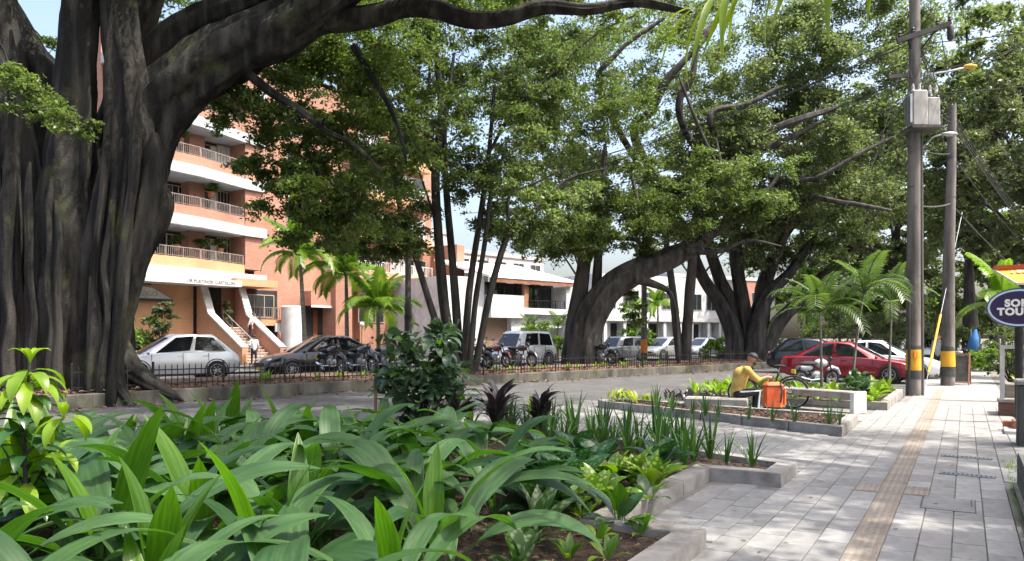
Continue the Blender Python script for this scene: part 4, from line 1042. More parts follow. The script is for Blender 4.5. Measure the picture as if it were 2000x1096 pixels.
# lime sapling at the left edge
def sapling():
    b = Vector((-2.78, 4.35, .07)); t = thing('lime_sapling', 'young sapling with drooping lime green leaves at the left edge', 'sapling', b)
    MB().tube([(0, 0, 0), (.03, 0, .5), (.0, .02, 1.0), (.05, 0, 1.33)], [.016, .014, .011, .006], 7).build('stem', MT['barkdark'], t, True)
    lv = [blade('leaf', .32, .095, 55, 165, PM['lime'], 8, 4, .08, .2, .0, 1.0), blade('leaf', .34, .10, 80, 172, PM['lime'], 8, 4, .08, .25, .0, .9), blade('leaf', .26, .075, 20, 110, PM['lime'], 8, 4, .08, .25)]
    dk = [blade('leaf', .28, .09, 60, 150, PM['dark'], 8, 4, .08, .2)]
    rr = random.Random(5); a = 0
    for i in range(18): a += 2.4; inst('leaf', rr.choice(lv[:2]), t, (.04, 0, 1.30 - i*.008), (0, 0, a), (.8, .8, .8))
    for i in range(5): a += 2.4; inst('leaf', lv[2], t, (.05, 0, 1.33), (0, 0, a), (.55, .55, .75))
    for i in range(40): a += 2.4; inst('leaf', dk[0] if rr.random() < .78 else lv[1], t, (.02, 0, 1.16-i*.018), (0, 0, a), (.9, .9, .9))
    for z, aa, L in ((.95, -.2, .28), (.8, 2.6, .25), (.7, 1.1, .2)):
        br = MB().tube([(.01, 0, z-.15), (math.cos(aa)*L*.6, math.sin(aa)*L*.6, z), (math.cos(aa)*L, math.sin(aa)*L, z+.08)], [.008, .006, .003], 5).build('twig', MT['barkdark'], t, True)
        for i in range(7): a += 2.4; inst('leaf', rr.choice(lv), t, (math.cos(aa)*L, math.sin(aa)*L, z+.08), (0, 0, a), (.7, .7, .7))
sapling()

# dark leafy bush in front of the street
def bush():
    d = 10.3; b = P(826, 660, d); b.z = .07; t = thing('leafy_bush', 'dark glossy broad leaved bush standing in front of the street', 'bush', b)
    rr = random.Random(9); st = MB(); tips = []
    for i in range(22):
        a = rr.uniform(0, 6.28); h = rr.uniform(.7, 1.45); L = rr.uniform(.1, .55)
        st.tube([(0, 0, 0), (math.cos(a)*L*.45, math.sin(a)*L*.45, h*.5), (math.cos(a)*L, math.sin(a)*L, h)], [.018, .012, .005], 5)
    st.build('stems', MT['barkdark'], t, True)
    ms = [blade('leaf', .21, .115, 60, 120, PM['bush'], 5, 4, .1, .2), blade('leaf', .20, .115, 80, 145, PM['bush'], 5, 4, .1, .25), blade('leaf', .18, .10, 40, 100, PM['bush'], 5, 4, .1, .2)]
    lt = [blade('leaf', .19, .10, 60, 120, PM['bigbacklit'], 5, 4, .1, .2)]
    n = 0
    while n < 299:
        d_ = Vector((rr.gauss(0, 1), rr.gauss(0, 1), rr.gauss(0, 1))).normalized()*rr.random()**.28
        q = Vector((d_.x*.60, d_.y*.58, 1.0+d_.z*.62)); q += Vector((mnoise.noise(q*2.3), mnoise.noise(q*2.3+Vector((5, 0, 0))), mnoise.noise(q*2.3+Vector((0, 7, 0)))))*.34
        aa = math.atan2(q.y, q.x) + rr.gauss(0, .7); s = rr.uniform(.75, 1.2)
        inst('leaf', rr.choice(ms if rr.random() < .93 else lt), t, q, (rr.gauss(0, .3), rr.gauss(0, .3), aa), (s, s, s)); n += 1
    leaf_cloud('inner_leaves', [(rr.gauss(0, .26), rr.gauss(0, .26), 1.02+rr.gauss(0, .30)) for _ in range(26)], [.2]*26, [26]*26, .19, PM['bush'], t, 12, .9, .55)
    MB().box(-.62, -.585, -.2, -.165, 0, 1.0).build('stake', mat('stake_wood', (.22, .10, .06), (.3, .15, .1), .8), t)
bush()

# strap leaved clumps
ST = [blade('leaf', .55, .035, 2, 12, PM['strap'], 7, 2, 0, .35, wmax=.35), blade('leaf', .52, .036, 10, 30, PM['strap'], 7, 2, 0, .35, wmax=.35), blade('leaf', .5, .034, 18, 70, PM['strap'], 7, 2, 0, .3, wmax=.35)]
r = random.Random(31); k = 0
def edge_s(n): return 9.2 + (11.3-9.2)*((-1.65-n)/(7.0-1.65))
def strap(p, sc_, lab, grp, nl=11):
    global k; k += 1
    return plantlet('strap_plant', lab, 'plant', p, ST, nl, sc_, 700+k, grp, .1)
sn_ = [0, 0, 0]
for n in np.arange(-6.6, -2.5, .30):
    for back, sc_ in ((.38, 1.1), (.75, 1.05), (1.15, 1.0)):
        if r.random() < .12: continue
        s = edge_s(n)-back + r.uniform(-.12, .12); q = SN(s, n + r.uniform(-.1, .1), .08)
        strap(q, sc_*r.uniform(.85, 1.2), f'{ORD[sn_[int(back*2)]]} sword leaved clump from the left in the '+('row along the driveway', 'middle of three rows', 'row behind the lime patch')[int(back*2)], 'sword leaved clumps of the near planter', r.randint(9, 14)); sn_[int(back*2)] += 1
strap(SN(8.85, -2.75, .09), 1.1, 'tall sword leaved clump at the inner corner of the planter kerb', None, 13)
strap(SN(8.8, -2.35, .09), .8, 'small sword leaved tuft between two taller clumps in the kerb pocket', None, 9)
strap(SN(8.75, -2.05, .09), .9, 'lone sword leaved clump near the end of the kerb pocket', None, 11)

# dark purple crotons behind
PU = [blade('leaf', .34, .075, 10, 50, PM['purple'], 6, 3, .1, .2), blade('leaf', .36, .08, 30, 90, PM['purple'], 6, 3, .1, .2)]
for i, (s, n, lab) in enumerate([(9.7, -6.7, 'dark purple leaved shrub just right of the leafy bush'), (9.5, -5.9, 'dark purple leaved shrub in the middle of its row'), (9.6, -5.2, 'dark purple leaved shrub closest to the sword leaves'), (10.3, -6.3, 'dark purple leaved shrub nearest the street kerb')]):
    t = plantlet('purple_shrub', lab, 'shrub', SN(s, n, .08), PU, 30, 1.35, 800+i, 'purple shrubs behind the bush', .25)
    for j, ch in enumerate(t.children): ch.location.z = .12 + .40*((j*7) % 13)/13.
YL = [blade('leaf', .26, .06, 8, 45, PM['yellowp'], 6, 3, .1, .2), blade('leaf', .28, .07, 30, 90, PM['varieg'], 6, 3, .1, .2)]
t = plantlet('croton', 'single yellow tipped croton among the purple shrubs', 'shrub', SN(10.0, -5.55, .08), YL, 12, 1.0, 820, None, .2)
for ch in t.children: ch.location.z = .35

# patterned and variegated plants in front of the sword leaves
CA = [blade('leaf', .34, .14, 15, 70, PM['calathea'], 8, 4, .3, .2), blade('leaf', .36, .15, 35, 105, PM['calathea'], 8, 4, .3, .15)]
for i, (u, v, lab) in enumerate([(1065, 945, 'patterned dark leaf plant beside the arching leaves'), (1105, 930, 'patterned dark leaf plant in the centre of its patch'), (1150, 945, 'patterned dark leaf plant touching the lime variegated one'), (1085, 975, 'low patterned dark leaf plant in front of its patch'), (1040, 915, 'patterned dark leaf plant at the back of its patch'), (1125, 905, 'patterned dark leaf plant just below the sword leaves'), (1170, 915, 'patterned dark leaf plant behind the lime variegated one'), (1120, 965, 'patterned dark leaf plant in front, nearest the bare soil'), (1075, 905, 'patterned dark leaf plant between arching leaves and sword leaves'), (1290, 925, 'patterned dark leaf plant beside the kerb bend'), (1035, 985, 'patterned dark leaf plant under the tips of the arching leaves'), (1060, 1015, 'patterned dark leaf plant behind the broad silvery plant'), (1000, 950, 'patterned dark leaf plant deepest among the arching leaves')]):
    plantlet('patterned_plant', lab, 'plant', G(u, v, .08), CA, 17, 1.35, 840+i, 'patterned leaf plants', .2)
VA = [blade('leaf', .30, .10, 10, 55, PM['varieg'], 8, 4, .2, .2), blade('leaf', .32, .11, 30, 95, PM['varieg'], 8, 4, .2, .15), blade('leaf', .30, .10, 20, 80, PM['lime'], 8, 4, .2, .15)]
for i, (u, v, lab) in enumerate([(1195, 955, 'lime variegated plant at the centre of the planter edge'), (1235, 948, 'lime variegated plant closest to the kerb bend'), (1170, 985, 'lime variegated plant low in front of its patch'), (1120, 1000, 'variegated plant left of the seedlings on the soil edge'), (1275, 960, 'variegated plant resting against the kerb face')]):
    plantlet('variegated_plant', lab, 'plant', G(u, v, .08), VA, 14, 1.35, 860+i, 'variegated plants', .2)
AG = [blade('leaf', .40, .12, 5, 40, PM['agla'], 8, 4, .12, .25), blade('leaf', .40, .125, 25, 80, PM['agla'], 8, 4, .12, .2), blade('leaf', .36, .12, 50, 110, PM['agla'], 8, 4, .15, .15)]
plantlet('silver_leaf_plant', 'broad silvery green leaf plant at the edge of the bare soil', 'plant', G(1045, 1062, .08), AG, 11, 1.15, 870)
plantlet('silver_leaf_plant', 'silvery green leaf plant low at the bottom edge of the picture', 'plant', G(1010, 1130, .08), AG, 10, .95, 871)
SP = [blade('leaf', .36, .12, 3, 25, PM['bigbacklit'], 8, 4, .3, .3), blade('leaf', .34, .11, 20, 70, PM['dark'], 8, 4, .25, .2), blade('leaf', .32, .11, 35, 95, PM['varieg'], 8, 4, .25, .2), blade('leaf', .30, .10, 50, 110, PM['agla'], 8, 4, .25, .2)]
plantlet('spoon_leaf_plant', 'spoon leaved plant with one upright green leaf beside the kerb', 'plant', G(1210, 1030, .08), SP, 15, 1.1, 880)
plantlet('spoon_leaf_plant', 'small spoon leaved plant leaning over the kerb corner', 'plant', G(1262, 985, .08), SP[1:], 9, .9, 881)
SM = [blade('leaf', .16, .05, 10, 50, PM['bigbacklit'], 6, 3, .1, .2), blade('leaf', .16, .05, 40, 100, PM['lime'], 6, 3, .1, .2)]
for i, (u, v, lab) in enumerate([(1165, 1058, 'tiny seedling on the bare soil left of its twin'), (1250, 1045, 'tiny seedling close to the kerb face'), (1110, 1092, 'tuft of lime seedlings at the bottom of the soil'), (1185, 1092, 'drooping lime seedling at the bottom near the kerb'), (1140, 1015, 'small seedling under the spoon leaved plant')]):
    plantlet('seedling', lab, 'seedling', G(u, v, .08), SM, 7, 1.1, 890+i, 'seedlings on the bare soil', .3)

# wedge planter: yellow bush, straps, purple clump, sparse grasses
t = plantlet('yellow_shrub', 'round yellow green shrub at the nose of the wedge planter', 'shrub', SN(15.9, -6.55, .1), YL, 46, 1.0, 901, None, .4)
for j, ch in enumerate(t.children): a = j*2.4; rr_ = .33*math.sqrt(((j*5) % 46)/46); ch.location = (math.cos(a)*rr_, math.sin(a)*rr_, .02+.14*(1-rr_/.4))
t = plantlet('yellow_shrub', 'second yellow green shrub right of the nose of the wedge planter', 'shrub', SN(15.65, -6.0, .1), YL, 36, .9, 902, None, .4)
for j, ch in enumerate(t.children): a = j*2.4; rr_ = .28*math.sqrt(((j*5) % 36)/36); ch.location = (math.cos(a)*rr_, math.sin(a)*rr_, .02+.12*(1-rr_/.4))
for i, (u, v, sc_, lab) in enumerate([(1282, 800, .95, 'sword leaved clump right of the yellow shrubs'), (1312, 804, .85, 'second sword leaved clump right of the yellow shrubs'), (1378, 812, .85, 'sword leaved clump in front of the concrete block'), (1352, 808, .55, 'small sword leaved tuft in front of the concrete block'), (1402, 816, .65, 'sword leaved tuft before the cyclist seat')]):
    strap(G(u, v+1, .1), sc_, lab, 'sword leaves in the wedge planter', 13)
GR = [blade('leaf', .42, .016, 2, 18, PM['strap'], 6, 2, 0, .3, wmax=.3), blade('leaf', .45, .014, 12, 45, PM['strap'], 6, 2, 0, .3, wmax=.3)]
for i, (u, v, lab) in enumerate([(1462, 822, 'thin grass tuft left of the orange bag'), (1508, 826, 'thin grass tuft before the orange bag'), (1552, 829, 'thin grass tuft below the bicycle wheel'), (1618, 832, 'thin grass tuft at the kerb end'), (1640, 836, 'last thin grass tuft beside the kerb corner')]):
    plantlet('grass_tuft', lab, 'grass tuft', G(u, v, .1), GR, 16, 1.0, 920+i, 'grass tufts in the wedge planter', .15)
for i, (s, n, lab) in enumerate([(17.0, -5.6, 'low dark purple clump left of the concrete block'), (17.3, -5.0, 'low dark purple clump behind the concrete block')]):
    t = plantlet('purple_shrub', lab, 'shrub', SN(s, n, .02), PU, 34, .9, 930+i, 'purple clumps near the bench', .3)
    for j, ch in enumerate(t.children): a = j*2.4; rr_ = .35*math.sqrt(((j*7) % 34)/34); ch.location = (math.cos(a)*rr_, math.sin(a)*rr_, .1)
# planter by the pole: lime and white flowering plants
LI = [blade('leaf', .30, .07, 5, 40, PM['lime'], 6, 3, .1, .2), blade('leaf', .32, .08, 30, 90, PM['lime'], 6, 3, .1, .2), blade('leaf', .28, .08, 40, 100, PM['varieg'], 6, 3, .1, .2)]
WH = [blade('leaf', .22, .07, 20, 60, PM['nearwhite'], 6, 3, .1, .2), blade('leaf', .28, .07, 30, 80, PM['lime'], 6, 3, .1, .2)]
DK = [blade('leaf', .2, .09, 30, 80, PM['dark'], 5, 3, .1, .2), blade('leaf', .2, .09, 60, 110, PM['bush'], 5, 3, .1, .2)]
r = random.Random(77); i = 0; kc = [[], [], []]
for s in np.arange(18.6, 23.0, .55):
    for n in np.arange(-5.7, -1.6, .55):
        i += 1; q = SN(s + r.uniform(-.15, .15), n + r.uniform(-.15, .15), .12); u = HU+F*q.x/q.y
        kind = 0 if u < 1575 else (1 if u < 1645 and r.random() < .55 else (2 if 1640 < u < 1690 else 0))
        if r.random() < .15: continue
        nm, ms, lab = [('lime_plant', LI, 'bright lime leaved plant in the planter below the small palms'), ('pale_flowering_plant', WH, 'pale whitish leaved plant among the lime plants by the bicycle'), ('dark_shrub', DK, 'small dark shrub at the foot of the small palms')][kind]
        t = plantlet(nm, lab, 'plant', q, ms, 14 if kind < 2 else 22, r.uniform(1.05, 1.55), 950+i, nm.replace('_', ' ')+'s by the pole', .25)
        if kind == 2:
            for j, ch in enumerate(t.children): ch.location.z = .05+.4*((j*5) % 22)/22
        kc[kind].append((u, t))
for kind, lst in enumerate(kc):
    for j, (u, t) in enumerate(sorted(lst, key=lambda e: e[0])):
        t['label'] = f'{ORD[j]} from the left of the ' + ('bright lime plants below the small palms', 'pale whitish plants beside the bicycle', 'small dark shrubs below the small palms')[kind]

# green planting on the median behind the fence
for i in range(34):
    d = 29 + i*.62 + r.uniform(-.2, .2); p, tt = kpoint(d); nn = Vector((-tt.y, tt.x)); q = p + nn*r.uniform(.7, 1.5); lab = f'{ORD[i]} low green ground plant from the left behind the iron fence'
    plantlet('ground_plant', lab, 'plant', (q.x, q.y, .28), LI if i % 3 else DK, 12, r.uniform(.8, 1.2), 1100+i, 'ground plants along the median fence', .3)

# ---- palms
PM['palmgreen'] = leafmat('palm_leaf_green', (0.05, 0.10, 0.014), (0.17, 0.27, 0.03), .4, .38, attr=False, orand=True, scale=2)
def frond_mesh(L, droop, lw, seed, matl, nl=22, ll=.45, erect=25, hang=.5):
    r = random.Random(seed); mb = MB(); pts = []; x = z = 0; n = 12
    for i in range(n+1):
        th = R(erect + droop*(i/n)**1.2)
        if i: x += math.sin(th)*L/n; z += math.cos(th)*L/n
        pts.append((Vector((x, 0, z)), th))
    mb.tube([p for p, _ in pts], [.022*L/2*(1-.85*i/n)+.003 for i in range(n+1)], 5)
    for i in range(nl):
        f = .14 + .86*i/(nl-1); k = f*n; j = min(n-1, int(k)); p = pts[j][0].lerp(pts[j+1][0], k-j); th = pts[j][1]
        T_ = Vector((math.sin(th), 0, math.cos(th)))
        l = ll*(.55+.45*math.sin(math.pi*min(1, f*1.05)**.8))*r.uniform(.85, 1.1)
        for sd in (-1, 1):
            d = (T_*.55 + Vector((0, sd, 0))*.8 + Vector((0, 0, .12-hang*.25))).normalized(); w_ = T_*lw*.5
            a = p; b = p+d*l*.5+Vector((0, 0, -.05*hang*l)); c = p+d*l*.92+Vector((0, 0, -.42*hang*l))
            mb.add([a-w_*.4, a+w_*.4, b-w_, b+w_, c], [(0, 1, 3, 2), (2, 3, 4)])
    return mb.mesh('frond', matl, True)
def palm(name, label, base, h, fr, nf, seed, group=None, trunk_r=.09, lean=(0, 0), e0=0., rot=None):
    t = thing(name, label, 'palm', base, 0, group); r = random.Random(seed); top = Vector((lean[0], lean[1], h))
    MB().tube([(0, 0, -.1), (lean[0]*.3, lean[1]*.3, h*.4), (lean[0]*.7, lean[1]*.7, h*.8), top], [trunk_r*1.3, trunk_r, trunk_r*.85, trunk_r*.7], 9).build('trunk', MT['palmtrunk'], t, True)
    a = r.uniform(0, 6.28)
    for i in range(nf):
        a += 2.4; s = r.uniform(.8, 1.1)
        inst('frond', fr[min(len(fr)-1, int(i/nf*len(fr)))], t, top, (r.uniform(-.15, .15), r.uniform(-.15, .15), a), (s, s, s))
    return t
FB = [frond_mesh(2.3, 55, .10, 1, PM['palmgreen'], 32, .7, 8, .9), frond_mesh(2.5, 100, .10, 2, PM['palmgreen'], 32, .75, 30, .9), frond_mesh(2.4, 110, .10, 3, PM['palmgreen'], 32, .7, 55, .9)]
for u, vc, d, lab in [(585, 500, 38, 'tallest palm left of the service door of the brick block'), (676, 540, 39, 'slim palm in front of the brick pier'), (738, 605, 38.5, 'short bushy palm before the right wing of the brick block')]:
    b = P(u + (12 if u < 600 else 2), 660, d); b.z = 0; h = CAMH+(HV-vc)/F*d
    palm('palm_tree', lab, b, h, FB, 19 if u != 676 else 14, int(u), 'palms before the brick block', .11, ((-12 if u < 600 else -2)*d/F, 0))
FP = [frond_mesh(1.35, 60, .055, 5, PM['palm'], 20, .42, 8), frond_mesh(1.5, 105, .055, 6, PM['palm'], 20, .45, 28), frond_mesh(1.5, 110, .055, 7, PM['palm'], 20, .42, 50)]
palm('small_palm', 'small palm in front of the red car doors', SN(20.9, -3.15, .1), 2.1, FP, 13, 51, 'small palms in the planter by the pole', .035, (-.05, 0))
palm('small_palm', 'small leaning palm beside the red car windscreen', SN(21.6, -2.55, .1), 2.6, FP, 12, 52, 'small palms in the planter by the pole', .035, (.35, 0))
palm('small_palm', 'small palm close behind the near utility pole', SN(24.6, -1.9, .0), 2.5, FP, 10, 53, 'small palms in the planter by the pole', .035, (.1, 0))
for i, (u, vc, d, lab) in enumerate([(1640, 610, 50, 'far palm left of the near utility pole'), (1565, 615, 55, 'far palm behind the red car boot'), (1960, 600, 30, 'palm behind the oval sign'), (1285, 600, 62, 'palm between the far parked cars'), (1090, 640, 52, 'bright low palm behind the white jeep'), (1035, 645, 52, 'small low palm at the white house gate')]):
    b = P(u, 660, d); b.z = 0; palm('far_palm', lab, b, max(1.2, CAMH+(HV-vc)/F*d), FB if i < 4 else FP, 11, 60+i, 'palms further along the street', .09)
# yellow bush by the white house and hedge pieces
def shrub_ball(name, label, c, rx, rz_, lm, seed, n=14, leaf=.16, per=150, group=None):
    t = thing(name, label, 'shrub', (c[0], c[1], 0), 0, group); r = random.Random(seed); cs = []; st = MB()
    for i in range(n):
        q = Vector((r.gauss(0, .45)*rx, r.gauss(0, .45)*rx, rz_*r.uniform(.25, .95))); cs.append(q); st.tube([(0, 0, -.05), (q.x*.4, q.y*.4, q.z*.5), q], [.03, .02, .008], 5)
    st.build('stems', MT['barkdark'], t, True)
    leaf_cloud('foliage', cs, [rx*.38]*n, [per]*n, leaf, lm, t, seed)
    return t
for i, (u, d, rx, h, m, lab) in enumerate([(1050, 50, 1.6, 2.6, 'bright', 'bright shrub behind the roof of the white jeep'), (270, 40, 1.3, 2.8, 'ficus', 'dark tall shrub before the pale entrance wall'), (315, 40.5, .9, 3.6, 'ficus2', 'dark upright shrub left of the entrance stairs'), (230, 39, 1.2, 2.0, 'bright', 'light green shrub beside the fig trunk'), (437, 47, .5, 4.0, 'pale', 'pale plant standing inside the entrance'),
     (1420, 47, 1.3, 1.5, 'bright', 'light shrub at the foot of the vase shaped fig'), (1500, 52, 1.6, 1.9, 'pale', 'pale shrub right of the vase shaped fig'), (1235, 58, 1.3, 4.5, 'bright', 'bright round shrub between the leaning fig and the grey pole'), (1255, 56, 1.3, 2.2, 'bright', 'low bright shrub behind the far parked cars'), (1860, 45, 1.5, 2.2, 'ficus', 'dark shrub behind the chalkboard sign'), (1930, 36, 1.3, 1.2, 'bright', 'low green plants at the far end of the pavement'), (1975, 26, 1.0, 2.0, 'ficus', 'dark shrub below the oval sign'), (1600, 48, 2.0, 2.6, 'ficus', 'dark hedge shrub behind the red car boot'), (1740, 46, 2.2, 3.2, 'ficus2', 'dark hedge shrub behind the near utility pole'), (1810, 52, 2.2, 2.6, 'ficus', 'dark hedge shrub between the utility poles')]):
    p = P(u, 660, d); shrub_ball('shrub', lab, p, rx, h, LM[m], 1300+i, 16, .18 if d > 30 else .12, 170)
# balcony plants
for u, v, lab, m in [(412, 375, 'bright bonsai like plant on the middle balcony of the brick block', 'bright'), (345, 478, 'hanging green plant at the left of the lower balcony', 'ficus'), (395, 487, 'row of green pot plants on the lower balcony', 'ficus'), (430, 485, 'red flowered pot plant on the lower balcony', 'ficus'), (352, 270, 'green plant on the upper balcony beside the fig trunk', 'bright')]:
    x, z = AF.pix(u, v, .3); p = AF.p0 + AF.x*x + AF.y*.3; t = thing('balcony_plant', lab, 'plant', (p.x, p.y, z-.9), 0)
    MB().lathe([(.16, .55), (.22, .9), (.20, .9), (.19, .84)], 10).build('pot', mat('terracotta', (.3, .12, .07), (.4, .17, .1), .8), t, True)
    leaf_cloud('foliage', [(random.uniform(-.3, .3), random.uniform(-.2, .2), 1.0+random.uniform(0, .5)) for _ in range(6)], [.35]*6, [90]*6, .14, LM[m], t, 33)

# palm beside the photographer: its frond hangs into the top of the picture
pb = Vector((3.9, 2.6, 0)); pt = thing('overhanging_palm', 'palm frond with yellow green leaflets hanging in from the top edge', 'palm', pb)
MB().tube([(0, 0, -.1), (.02, 0, 2), (0, .1, 4.0)], [.13, .10, .08], 10).build('trunk', MT['palmtrunk'], pt, True)
tip = Vector((1.0, 4.2, 3.36)) - pb; top = Vector((0, .1, 4.0)); ctl = Vector((2.2, 4.0, 3.95)) - pb
rp = [top.lerp(ctl, i/14).lerp(ctl.lerp(tip, i/14), i/14) for i in range(15)]
fr_ = MB().tube(rp, [.02*(1-.8*i/14)+.003 for i in range(15)], 6).build('frond', PM['palmlit'], pt, True)
lm_ = [blade('leaflet', .62, .06, 100, 172, PM['palmlit'], 8, 2, 0, .35, wmax=.35, bend=.7), blade('leaflet', .7, .07, 110, 176, PM['palmlit'], 8, 2, 0, .3, wmax=.35, bend=.6)]
rr = random.Random(2)
for i in range(15):
    f = .42+.58*i/14; kk = f*14; j = min(13, int(kk)); p = rp[j].lerp(rp[j+1], kk-j); T_ = (rp[j+1]-rp[j]).normalized(); yaw = math.atan2(T_.y, T_.x)
    for sd in (-1, 1):
        s = rr.uniform(.45, 1.0)*.95
        inst('leaflet', rr.choice(lm_), fr_, p, (rr.gauss(0, .22), rr.gauss(0, .22), yaw+sd*rr.uniform(.3, 1.5)), (s, s*.8, s))
for i in range(6):
    inst('frond', FP[1+i % 2], pt, top, (0, 0, -1.6+i*.55), (1.3, 1.3, 1.3))

# ================================================================== VEHICLES
def paint(name, c, metal=.3, rough=.3):
    return flat(name, c, rough, metal, .5, .8)
MT['tail'] = flat('tail_lamp', (.35, .01, .01), .2); MT['head'] = flat('head_lamp', (.7, .72, .75), .12, .2, .8)
MT['plate'] = flat('number_plate', (.75, .55, .05), .5); MT['sill'] = flat('black_trim', (.02, .02, .02), .6)
def lerp_prof(pr, x):
    for (a, b), (c, d) in zip(pr[:-1], pr[1:]):
        if a <= x <= c: return b+(d-b)*(x-a)/(c-a)
    return pr[-1][1] if x > pr[-1][0] else pr[0][1]
def wheel(par, x, y, r, wd, side, spokes=7, rimm='greymetal'):
    w_ = MB().lathe([(r*.62, -wd/2), (r*.93, -wd/2), (r, -wd*.32), (r, wd*.32), (r*.93, wd/2), (r*.62, wd/2)], 28, axis='y').build('wheel', MT['rubber'], par, True, (x, y, r))
    m = MB(); yo = side*wd/2
    m.lathe([(r*.64, yo-side*.10), (r*.66, yo+side*.004), (r*.60, yo+side*.004), (r*.56, yo-side*.03)], 24, axis='y')
    for k in range(spokes):
        a = 2*math.pi*k/spokes; c, s = math.cos(a), math.sin(a)
        m.bar((c*r*.1, yo-side*.005, s*r*.1), (c*r*.6, yo-side*.02, s*r*.6), .03, r*.14)
    m.lathe([(r*.16, yo-side*.05), (r*.16, yo+side*.008), (r*.08, yo+side*.012)], 12, axis='y')
    m.build('rim', MT[rimm], w_, True)
    MB().lathe([(r*.60, yo-side*.06), (r*.60, yo-side*.065)], 20, axis='y').build('brake_disc', MT['sill'], w_)
def car(label, col, loc, rz, kind='hatch', L=4.1, W=1.74, H=1.5, group=None, nm='parked_car'):
    t = thing(nm, label, 'car', loc, rz, group); pm = paint('paint_'+label[:14].replace(' ', '_'), col[0], col[1], col[2])
    hl = L/2
    P_ = {'hatch': dict(top=[(-1, .50), (-.96, .60), (-.8, .635), (.3, .62), (.42, .60), (.75, .53), (.93, .44), (1, .34)], cab=(-.95, .60, -.60, .06)),
          'sedan': dict(top=[(-1, .50), (-.97, .60), (-.62, .645), (.2, .63), (.36, .61), (.75, .54), (.93, .45), (1, .34)], cab=(-.84, .56, -.36, .06)),
          'suv': dict(top=[(-1, .46), (-.98, .56), (-.9, .60), (.3, .60), (.42, .585), (.82, .545), (.95, .48), (1, .36)], cab=(-.95, .45, -.86, .20))}[kind]
    top = P_['top']; rb, fb, rr_, rf = [q*hl for q in P_['cab']]
    wr = .215*H if kind != 'suv' else .225*H; clear = .13*H
    xs = [-1, -.97, -.9, -.78, -.6, -.4, -.2, 0, .2, .36, .5, .64, .78, .88, .95, .985, 1]
    vs, fs = [], []; 
    for q in xs:
        x = q*hl; zt = lerp_prof(top, q)*H; e = abs(q); w_ = W/2*(1-.16*max(0, (e-.7)/.3)**2.0); zb = clear+.10*H*max(0, (e-.86)/.14)
        ring = [(0, zb), (w_*.88, zb), (w_*.97, zb+.05), (w_, zb+(zt-zb)*.38), (w_*.985, zb+(zt-zb)*.68), (w_*.955, zt-.055), (w_*.88, zt-.008), (w_*.5, zt+.02), (0, zt+.028)]
        full = ring + [(-a, b) for a, b in ring[-2:0:-1]]
        vs += [(x, a, b) for a, b in full]
    n = len(full)
    for i in range(len(xs)-1):
        for j in range(n): fs.append((i*n+j, i*n+(j+1) % n, (i+1)*n+(j+1) % n, (i+1)*n+j))
    fs += [tuple(range(n)), tuple((len(xs)-1)*n+j for j in range(n))]
    MB().add(vs, fs).build('body', pm, t, True, angle=38)
    # cabin shell
    zb = lambda x: lerp_prof(top, x/hl)*H - .03
    wb, wt = W/2*.94, W/2*.74; zr = H-.04
    def ring(f):   # f 0 belt .. 1 roof
        xr_ = rb+(rr_-rb)*f; xf_ = fb+(rf-fb)*f; w_ = wb+(wt-wb)*f
        zR = zb(rb)+(zr-.02-zb(rb))*f; zF = zb(fb)+(zr-.03-zb(fb))*f; xm = (xr_+xf_)/2; zM = zb(xm)+(H-zb(xm))*f
        k = .12*(xf_-xr_)*.5
        return [(xr_, w_*.80, zR), (xr_+k, w_*.97, zR), (xm, w_, zM), (xf_-k*1.2, w_*.97, zF+.02*f), (xf_, w_*.80, zF), (xf_+.06*(1-f)+.03, 0, zF+.02*f), (xf_, -w_*.80, zF), (xf_-k*1.2, -w_*.97, zF+.02*f), (xm, -w_, zM), (xr_+k, -w_*.97, zR), (xr_, -w_*.80, zR), (xr_-.04, 0, zR)]
    lv = [0, .35, .7, .93]; vs = [p for f in lv for p in ring(f)]; n = 12
    rt = ring(1.0); cx = (rr_+rf)/2
    vs += [(cx+(x-cx)*.9, y*.86, H-.012-(abs(y) > .01)*.01) for x, y, z in rt]
    fs = [(i*n+j, i*n+(j+1) % n, (i+1)*n+(j+1) % n, (i+1)*n+j) for i in range(4) for j in range(n)] + [tuple(4*n+j for j in range(n))]
    MB().add(vs, fs).build('cabin', pm, t, True, angle=50)
    # glass, a few millimetres proud of the shell
    def on(a, b, f, push=.006):
        ra, rb_ = ring(f)[a], ring(f)[b]; return Vector(ra), Vector(rb_)
    def pane(nm_, corners, nrm):
        MB().extr([Vector(c)+Vector(nrm)*.006 for c in corners], Vector(nrm)*.004).build(nm_, MT['glasscar'], t)
    f0, f1 = .10, .86
    def lerp(a, b, k): return Vector(a).lerp(Vector(b), k)
    for sd in (1, -1):
        i0, i1, i2 = (1, 2, 3) if sd > 0 else (9, 8, 7)
        for (a, b, ka, kb, nm_) in ((i0, i1, .10, .90, 'rear_side_window'), (i1, i2, .02, .86, 'front_side_window')):
            q0, q1, q2, q3 = lerp(ring(f0)[a], ring(f0)[b], ka), lerp(ring(f0)[a], ring(f0)[b], kb), lerp(ring(f1)[a], ring(f1)[b], kb), lerp(ring(f1)[a], ring(f1)[b], ka)
            pane(nm_, [q0, q1, q2, q3], (0, sd, .25))
